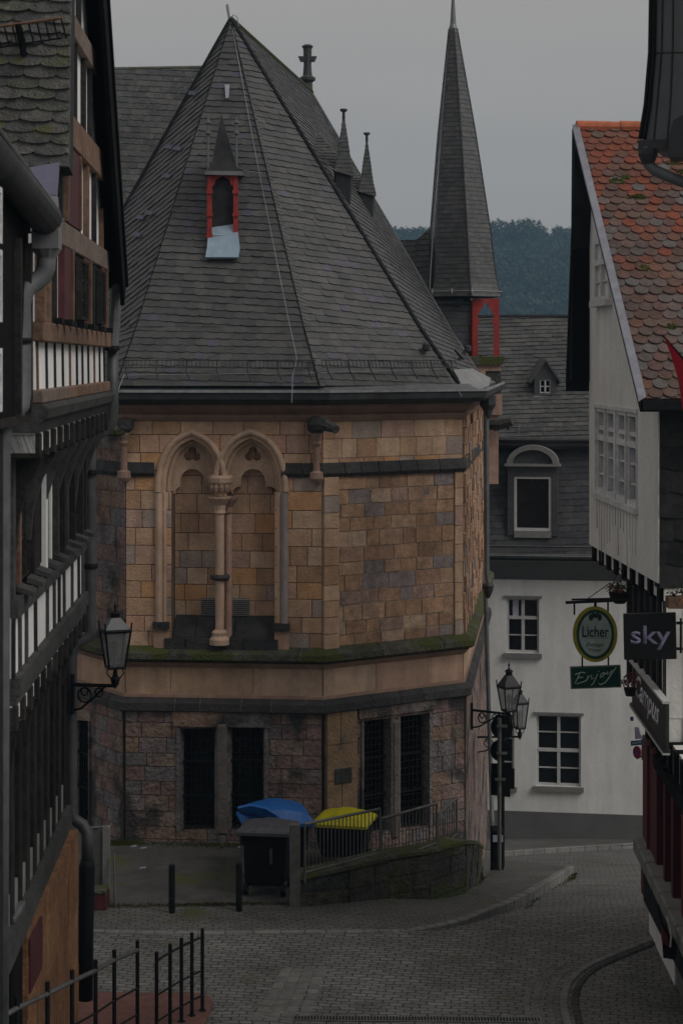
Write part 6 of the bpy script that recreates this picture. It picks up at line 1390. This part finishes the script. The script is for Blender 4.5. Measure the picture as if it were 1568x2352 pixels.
stroke([(1350, 1551), (1345, 1564), (1350, 1556), (1358, 1550), (1357, 1560), (1363, 1557)], rr*.9, ES)
stroke([(1371, 1548), (1366, 1560), (1360, 1571), (1356, 1574)], rr*.9, ES); stroke([(1373, 1541), (1374, 1542.5)], rr, ES)
stroke([(1384, 1545), (1378, 1550), (1377, 1556), (1383, 1553), (1388, 1546), (1384, 1545), (1392, 1547)], rr*.9, ES)
stroke([(1394, 1542), (1393, 1549), (1399, 1546), (1405, 1539)], rr*.9, ES); stroke([(1414, 1533), (1404, 1546), (1396, 1558), (1388, 1568), (1379, 1572), (1374, 1570)], rr, ES)
b = MB(); 
for px in (1336, 1396): b.tube([P(px, 1508, sD), P(px, 1532, sD)], .012, 5)
b.build('hanger', M['iron'], ES)
# black square sign
fk = Fr((X(1425, 24.4), 24.4), (X(1560, 24.4), 24.38)); pts = [(1431, 1410), (1551, 1407), (1553, 1514), (1433, 1516)]
KS = thing('black_sign', fk.pt(*fk.uv(1491, 1515), 0), 'black square projecting sign with three pale lilac letters', 'sign')
b = MB(); b.prism([fk.pt(*fk.uv(a, c), -.06) for a, c in pts], [fk.pt(*fk.uv(a, c), 0) for a, c in pts]); b.build('sign_box', M['sblk'], KS, bevel=.006)
u_, v_ = fk.uv(1447, 1492); textobj('sky', fk, u_, v_, .30, 'lettering', 'sgry', KS, .004, .495, bold=.012)
b = MB(); 
for py in (1431, 1490): b.tube([P(1552, py, 24.42), P(1566, py, 24.42)], .02, 6)
b.tube([P(1562, 1420, 24.5), P(1562, 1500, 24.5)], .015, 5); b.build('bracket', M['iron'], KS)
# hanging flower basket and blossom trough
def leaves(mb_, c, rad, n, s, cr=(0, 1), sq=1):
    for _ in range(n):
        d = Vector((random.gauss(0, 1), random.gauss(0, 1), random.gauss(0, 1))).normalized()*rad*random.random()**.45; d.z *= sq; p = c+d
        a = Vector((random.gauss(0, 1), random.gauss(0, 1), random.gauss(0, 1))).normalized(); b_ = a.cross(Vector((random.random(), random.random(), 1))).normalized(); ss = s*random.uniform(.6, 1.4)
        mb_.face([p-a*ss, p-b_*ss*.6, p+a*ss, p+b_*ss*.6], random.uniform(*cr))
FB = thing('hanging_basket', P(1422, 1386, 26.4), 'dark hanging basket with dried orange flowers above the oval sign', 'flower basket')
q = P(1422, 1386, 26.4); b = MB(); b.lathe(q.x, q.y, [(.07, q.z), (.13, q.z+.07), (.15, q.z+.15), (.13, q.z+.15)], 12); b.build('basket', M['iron'], FB)
b = MB(); leaves(b, q+Vector((-.02, 0, .2)), .17, 260, .022, sq=.6); b.build('foliage', M['leaf'], FB); b = MB(); leaves(b, q+Vector((-.05, -.05, .2)), .13, 110, .02, sq=.5); b.build('flowers', M['flower'], FB)
b = MB(); 
for dx in (-.14, .14): b.tube([q+Vector((dx, 0, .15)), q+Vector((0, 0, .48))], .005, 4)
b.build('hanger', M['iron'], FB)
PB = thing('flower_pot', P(1446, 1590, 26.6), 'small pot of pink blossom beside the end of the shop fascia', 'flower pot')
q = P(1446, 1590, 26.6); b = MB(); b.lathe(q.x, q.y, [(.06, q.z-.05), (.09, q.z+.06), (.08, q.z+.06)], 10); b.build('pot', M['blackw'], PB); b = MB(); leaves(b, q+Vector((0, 0, .14)), .13, 220, .02, sq=1); b.build('blossom', M['pink'], PB)
OB = thing('flower_trough', P(1552, 1385, 24.2), 'wooden trough with orange flowers under the dark shingled wall', 'flower trough')
b = MB(); q = P(1560, 1392, 24.2); b.box(q.x-.16, q.x+1.0, q.y-.12, q.y+.12, q.z-.02, q.z+.12); b.build('trough', M['beamb'], OB); b = MB()
for k in range(5): leaves(b, q+Vector((-.05+k*.22, -.02, .17)), .12, 60, .022)
b.build('foliage', M['leaf'], OB); b = MB(); leaves(b, q+Vector((0, -.1, .12)), .14, 50, .02); b.build('flowers', M['flower'], OB)
# small notices and road signs on the corner of the white house
fq = Fr(C(1445, 28.4), C(1482, 28.2))
def plate(pts, w_, mt, nm, par=None, **k): b = MB(); b.prism([fq.pt(*fq.uv(a, c), w_-.012) for a, c in pts], [fq.pt(*fq.uv(a, c), w_) for a, c in pts]); return b.build(nm, M[mt], par, **k)
st = plate([(1447, 1702), (1475, 1699), (1475, 1711), (1447, 1713)], 0, 'sblue', 'street_name_sign', label='small blue street name sign above the round no-stopping sign', cat='sign')
plate([(1451, 1706), (1471, 1703), (1471, 1706), (1451, 1709)], .006, 'swht', 'lettering', st)
npz = thing('round_sign', P(1461, 1728, 28.3), 'round red and blue no-stopping sign below the blue street name sign', 'traffic sign')
cu_, cv_ = fq.uv(1461, 1728); kq = 28.3/FPX
b = MB(); b.fpoly(fq, circ(cu_, cv_, 11*kq, 14.5*kq, 24), -.02, 0); b.build('rim', M['sred'], npz)
b = MB(); b.fpoly(fq, circ(cu_, cv_, 8*kq, 11*kq, 24), 0, .004); b.build('face', M['sdblue'], npz)
for s_ in (1, -1): b = MB(); b.fpoly(fq, [(cu_-7.2*kq, cv_+s_*7.2*kq), (cu_-5*kq, cv_+s_*9.4*kq), (cu_+7.2*kq, cv_-s_*7.2*kq), (cu_+5*kq, cv_-s_*9.4*kq)], .004, .008+.001*s_); b.build('bar', M['sred'], npz)
b = MB(); b.tube([P(1462, 1743, 28.34), P(1474, 1735, 28.4), P(1484, 1732, 28.3)], .012, 5); b.tube([P(1474, 1690, 28.36), P(1474, 1745, 28.36)], .014, 5); b.build('bracket', M['iron_gray'], npz)
pn = plate([(1456, 1670), (1465, 1671), (1469, 1686), (1477, 1697), (1457, 1698)], 0, 'snote', 'notice_board', label='white paper notice fixed above the blue street name sign', cat='notice')
b = MB(); b.fbox(fq, fq.uv(1449, 1650)[0], fq.uv(1454, 1650)[0], Zy(1657, 28.3), Zy(1648, 28.3), 0, .03); b.build('blue_lamp', M['sdblue'], label='tiny blue plate on the wall corner above the white notice', cat='plate')
# red flag at the right edge
b = MB(); A_ = [(1524, 775), (1568, 828), (1600, 860), (1600, 1000), (1568, 945), (1556, 870), (1540, 815)]; fl = Fr((X(1500, 20), 20), (X(1640, 20), 19.9))
pts = [fl.pt(*fl.uv(a, c), 0) for a, c in A_]; b.prism(pts, [p+Vector((0, .012, 0)) for p in pts]); FG = b.build('flag', M['flag'], label='red cloth flag hanging at the right edge in front of the tiles', cat='flag')
b = MB(); b.tube([P(1520, 770, 20.02), P(1640, 905, 20.0)], .012, 6); b.build('flagpole', M['iron'], FG)
# ---------------------------------------------------------------- zinc clad bay, upper right, nearest house
Z = thing('zinc_bay', P(1530, 330, 18.2), 'zinc clad roof bay with hopper and downpipe at the top right corner', 'building')
fz = Fr((X(1440, 18), 18.0), (X(1700, 18), 17.7))
uvz = lambda px, py: fz.uv(px, py)
pz_ = ccw([uvz(1503, -260), uvz(1497, 120), uvz(1488, 240), uvz(1476, 322), uvz(1700, 322), uvz(1700, -260)])
b = MB(); b.fpoly(fz, pz_, -1.6, 0); b.build('cladding', M['zincp'], Z)
b = MB(); b.box(3.42, 8, 15.8, 18.4, -.1, 13); b.build('wall', M['gable'], Z)
for pts in ([(1524, -260), (1519, 110), (1508, 240), (1500, 322)], [(1545, -260), (1544, 100), (1538, 240), (1531, 322)]):
    b = MB(); b.tube([fz.pt(*uvz(a, c), .005) for a, c in pts], .009, 4); b.build('standing_seam', M['zincd'], Z)
b = MB(); b.tube([fz.pt(*uvz(a, c), .003) for a, c in ((1500, 122), (1700, 118))], .006, 4); b.build('seam', M['zincd'], Z)
for off_, r in ((0, .022), (-9, .02)):
    b = MB(); b.tube([fz.pt(*uvz(a+off_, c), .02) for a, c in ((1507, -260), (1501, 120), (1491, 240), (1478, 320))], r, 6); b.build('edge_trim', M['iron'], Z)
b = MB(); b.fbox(fz, uvz(1466, 330)[0], uvz(1532, 330)[0], uvz(1500, 343)[1], uvz(1500, 322)[1], -.3, .05); b.build('eaves_box', M['zincd'], Z)
b = MB(); b.tube([P(1483, 338, 17.95), P(1484, 360, 17.95), P(1489, 378, 17.95), P(1502, 391, 17.93), P(1530, 404, 17.9), P(1568, 418, 17.85), P(1640, 440, 17.8)], .052, 12); b.build('downpipe', M['zinc'], Z, smooth=True)
b = MB(); b.lathe(X(1487, 17.95), 17.95, [(.055, Zy(378, 17.95)), (.09, Zy(355, 17.95)), (.09, Zy(342, 17.95))], 10); b.build('hopper', M['zincd'], Z)
b = MB(); b.fpoly(fz, ccw([uvz(1546, 373), uvz(1640, 373), uvz(1640, 250), uvz(1560, 290), uvz(1549, 330)]), .06, .5); b.build('side_gutter', M['zincd'], Z)
# weeds and moss in the joints at the foot of walls, pavement edge and bollards
random.seed(21)
def weeds(path_, n, spread, name, lab, s=.018, mt='moss'):
    b = MB()
    for _ in range(n):
        i = random.randrange(len(path_)-1); t = random.random(); p = path_[i].lerp(path_[i+1], t); k = .5+.5*math.sin(p.x*3.1+1)+.2
        if random.random() > k: continue
        x, y = p.x+random.gauss(0, spread), p.y+random.gauss(0, spread*.6); z0 = g(x, y)+.015
        a = random.uniform(0, 6.28); h = s*random.uniform(.6, 2.2); dx, dy = math.cos(a)*s, math.sin(a)*s
        b.face([(x-dx, y-dy, z0), (x+dx, y+dy, z0), (x+dx*.3+random.uniform(-s, s), y+dy*.3, z0+h)], random.random())
    return b.build(name, M[mt], kind='stuff', keep=True, label=lab)
weeds([Vector((-6.0, 27.95)), Vector((-3.9, 27.95)), Vector((-.7, 28.15))], 2600, .05, 'weeds', 'yellow green moss and weeds along the forecourt edge')
weeds([C1+Vector((-.3, -.25)), C1+Vector((0, -.25)), C2+Vector((0, -.25))], 2600, .12, 'weeds', 'low weeds at the foot of the church wall')
weeds([kerb[-1].xy, kerb[-2].xy+Vector((.12, -.1)), kerb[-4].xy+Vector((.15, -.12))], 500, .03, 'weeds', 'yellow weeds below the curved kerb', .014)
# small litter on the forecourt
for px, py in ((300, 1948), (322, 1952), (545, 1950), (320, 1998)):
    q = G(px, py); b = MB(); b.prism([(q.x, q.y, q.z+.02), (q.x+.10, q.y+.02, q.z+.02), (q.x+.08, q.y+.07, q.z+.02)], [(q.x, q.y, q.z+.035), (q.x+.10, q.y+.02, q.z+.04), (q.x+.08, q.y+.07, q.z+.035)])
    b.build('paper_scrap', M['snote'], label='scrap of pale litter on the ground near the foot of the church wall', cat='litter', group='pale litter scraps')
# ---------------------------------------------------------------- wooded hill in the distance
random.seed(5)
def hilltop(x): return 44+3*math.sin(x*.02+1)+2.2*math.sin(x*.085+.5)+1.2*math.sin(x*.23)
mb = MB(); nx_, ny_ = 40, 14
for j in range(ny_+1):
    t = j/ny_; y = 420+t*330
    for i in range(nx_+1): x = -320+640*i/nx_+0; mb.vs([(x, y, -31+(hilltop(x)+31)*math.sin(min(1, t*1.25)*math.pi/2)**1.1)])
for j in range(ny_):
    for i in range(nx_): q = j*(nx_+1)+i; mb.f.append((q, q+1, q+nx_+2, q+nx_+1))
mb.build('hill', mat('forest floor', [(.02, .035, .014)], 1, (.05, .3), None), kind='structure', smooth=True, keep=True)
TREE = mat('forest leaves', [(.014, .024, .012), (.02, .03, .015), (.035, .046, .02), (.012, .02, .012), (.045, .055, .025)], .9, (.3, .3), None)
def crown(mb_, c, R_, n, s):
    lobes = [(c+Vector((random.uniform(-.55, .55)*R_, random.uniform(-.5, .5)*R_, random.uniform(-.35, .65)*R_)), R_*random.uniform(.4, .65)) for _ in range(8)]
    for _ in range(n):
        lc, lr = random.choice(lobes); d = Vector((random.gauss(0, 1), random.gauss(0, 1), random.gauss(0, 1))).normalized()*lr*random.uniform(.6, 1.05)
        p = lc+d; a = Vector((random.gauss(0, 1), random.gauss(0, 1), random.gauss(0, 1))).normalized(); b_ = a.cross(d).normalized(); ss = s*random.uniform(.6, 1.3)
        mb_.face([p-a*ss, p-b_*ss, p+a*ss, p+b_*ss], random.random())
fo_ = MB()
for k in range(900):
    y = random.uniform(470, 690); px = random.uniform(820, 1420); x = X(px, y); t = (y-420)/330
    zz = -31+(hilltop(x)+31)*math.sin(min(1, t*1.25)*math.pi/2)**1.1
    crown(fo_, Vector((x, y, zz+2.2)), random.uniform(3, 4.6), 70, .55)
fo_.build('forest', TREE, kind='stuff', label='dark hazy forest covering the distant hillside')
b = MB(); crown(b, Vector((0, 0, 6.2)), 4.0, 750, .42); tk = MB(); tk.tube([(0, 0, -1), (.1, 0, 3), (-.1, .1, 6)], [.35, .25, .12], 6)
for a in range(5): tk.tube([(0, 0, 3+a*.4), (1.6*math.cos(a*1.3), 1.6*math.sin(a*1.3), 5.6+a*.4)], [.12, .04], 4)
OFF['tree0'] = Vector((0, 0, 0)); t0 = thing('broadleaf_tree', (0, 0, 0), 'tree', 'tree', 'trees along the distant hilltop'); b.build('crown', TREE, t0); tk.build('trunk', M['beamd'], t0)
spots = [(868, 505, 1.25, 'tallest loose tree on the hilltop beside the church roof edge'), (884, 520, .9, 'small hilltop tree next to the tallest tree by the church roof'), (905, 528, .9, 'low rounded hilltop tree left of the gap before the spire'), (930, 524, .95, 'middle hilltop tree between the church roof and the spire'), (955, 524, .95, 'rounded hilltop tree just left of the slate spire'), (1135, 505, 1.05, 'bushy hilltop tree just right of the slate spire'), (1165, 510, .9, 'second hilltop tree right of the slate spire'), (1195, 503, 1.1, 'third hilltop tree right of the spire, with airy crown'), (1218, 503, 1.15, 'fourth hilltop tree right of the spire, wide crown'), (1243, 520, .8, 'low hilltop tree right of the wide-crowned tree'), (1277, 520, 1.0, 'round hilltop tree standing alone left of the white gable'), (1303, 522, .9, 'hilltop tree touching the dark verge of the white gabled house')]
for i, (px, py, s_, lb) in enumerate(spots):
    D = 640; c = t0 if i == 0 else dup(t0, (0, 0, 0), lb, random.uniform(0, 6))
    c['label'] = lb; zt4 = Zy(py, D); c.location = (X(px, D), D, zt4-10.3*s_*.95); c.scale = (s_*.9, s_*.9, s_*.95)
# ---------------------------------------------------------------- haze
bm = bmesh.new(); bmesh.ops.create_cube(bm, size=1); me = bpy.data.meshes.new('haze'); bm.to_mesh(me); bm.free()
hm = bpy.data.materials.new('haze air'); hm.use_nodes = True; N = hm.node_tree.nodes; N.clear(); o_ = N.new('ShaderNodeOutputMaterial'); v_ = N.new('ShaderNodeVolumePrincipled')
v_.inputs['Color'].default_value = (.42, .72, 1.0, 1); v_.inputs['Density'].default_value = .00052; v_.inputs['Anisotropy'].default_value = 0
hm.node_tree.links.new(v_.outputs[0], o_.inputs['Volume']); me.materials.append(hm)
hz_ = bpy.data.objects.new('haze', me); COL.objects.link(hz_); hz_.scale = (1900, 1900, 150); hz_.location = (0, 0, 75-40); hz_['kind'] = 'stuff'; hz_['label'] = 'thin pale haze in front of the far hill'
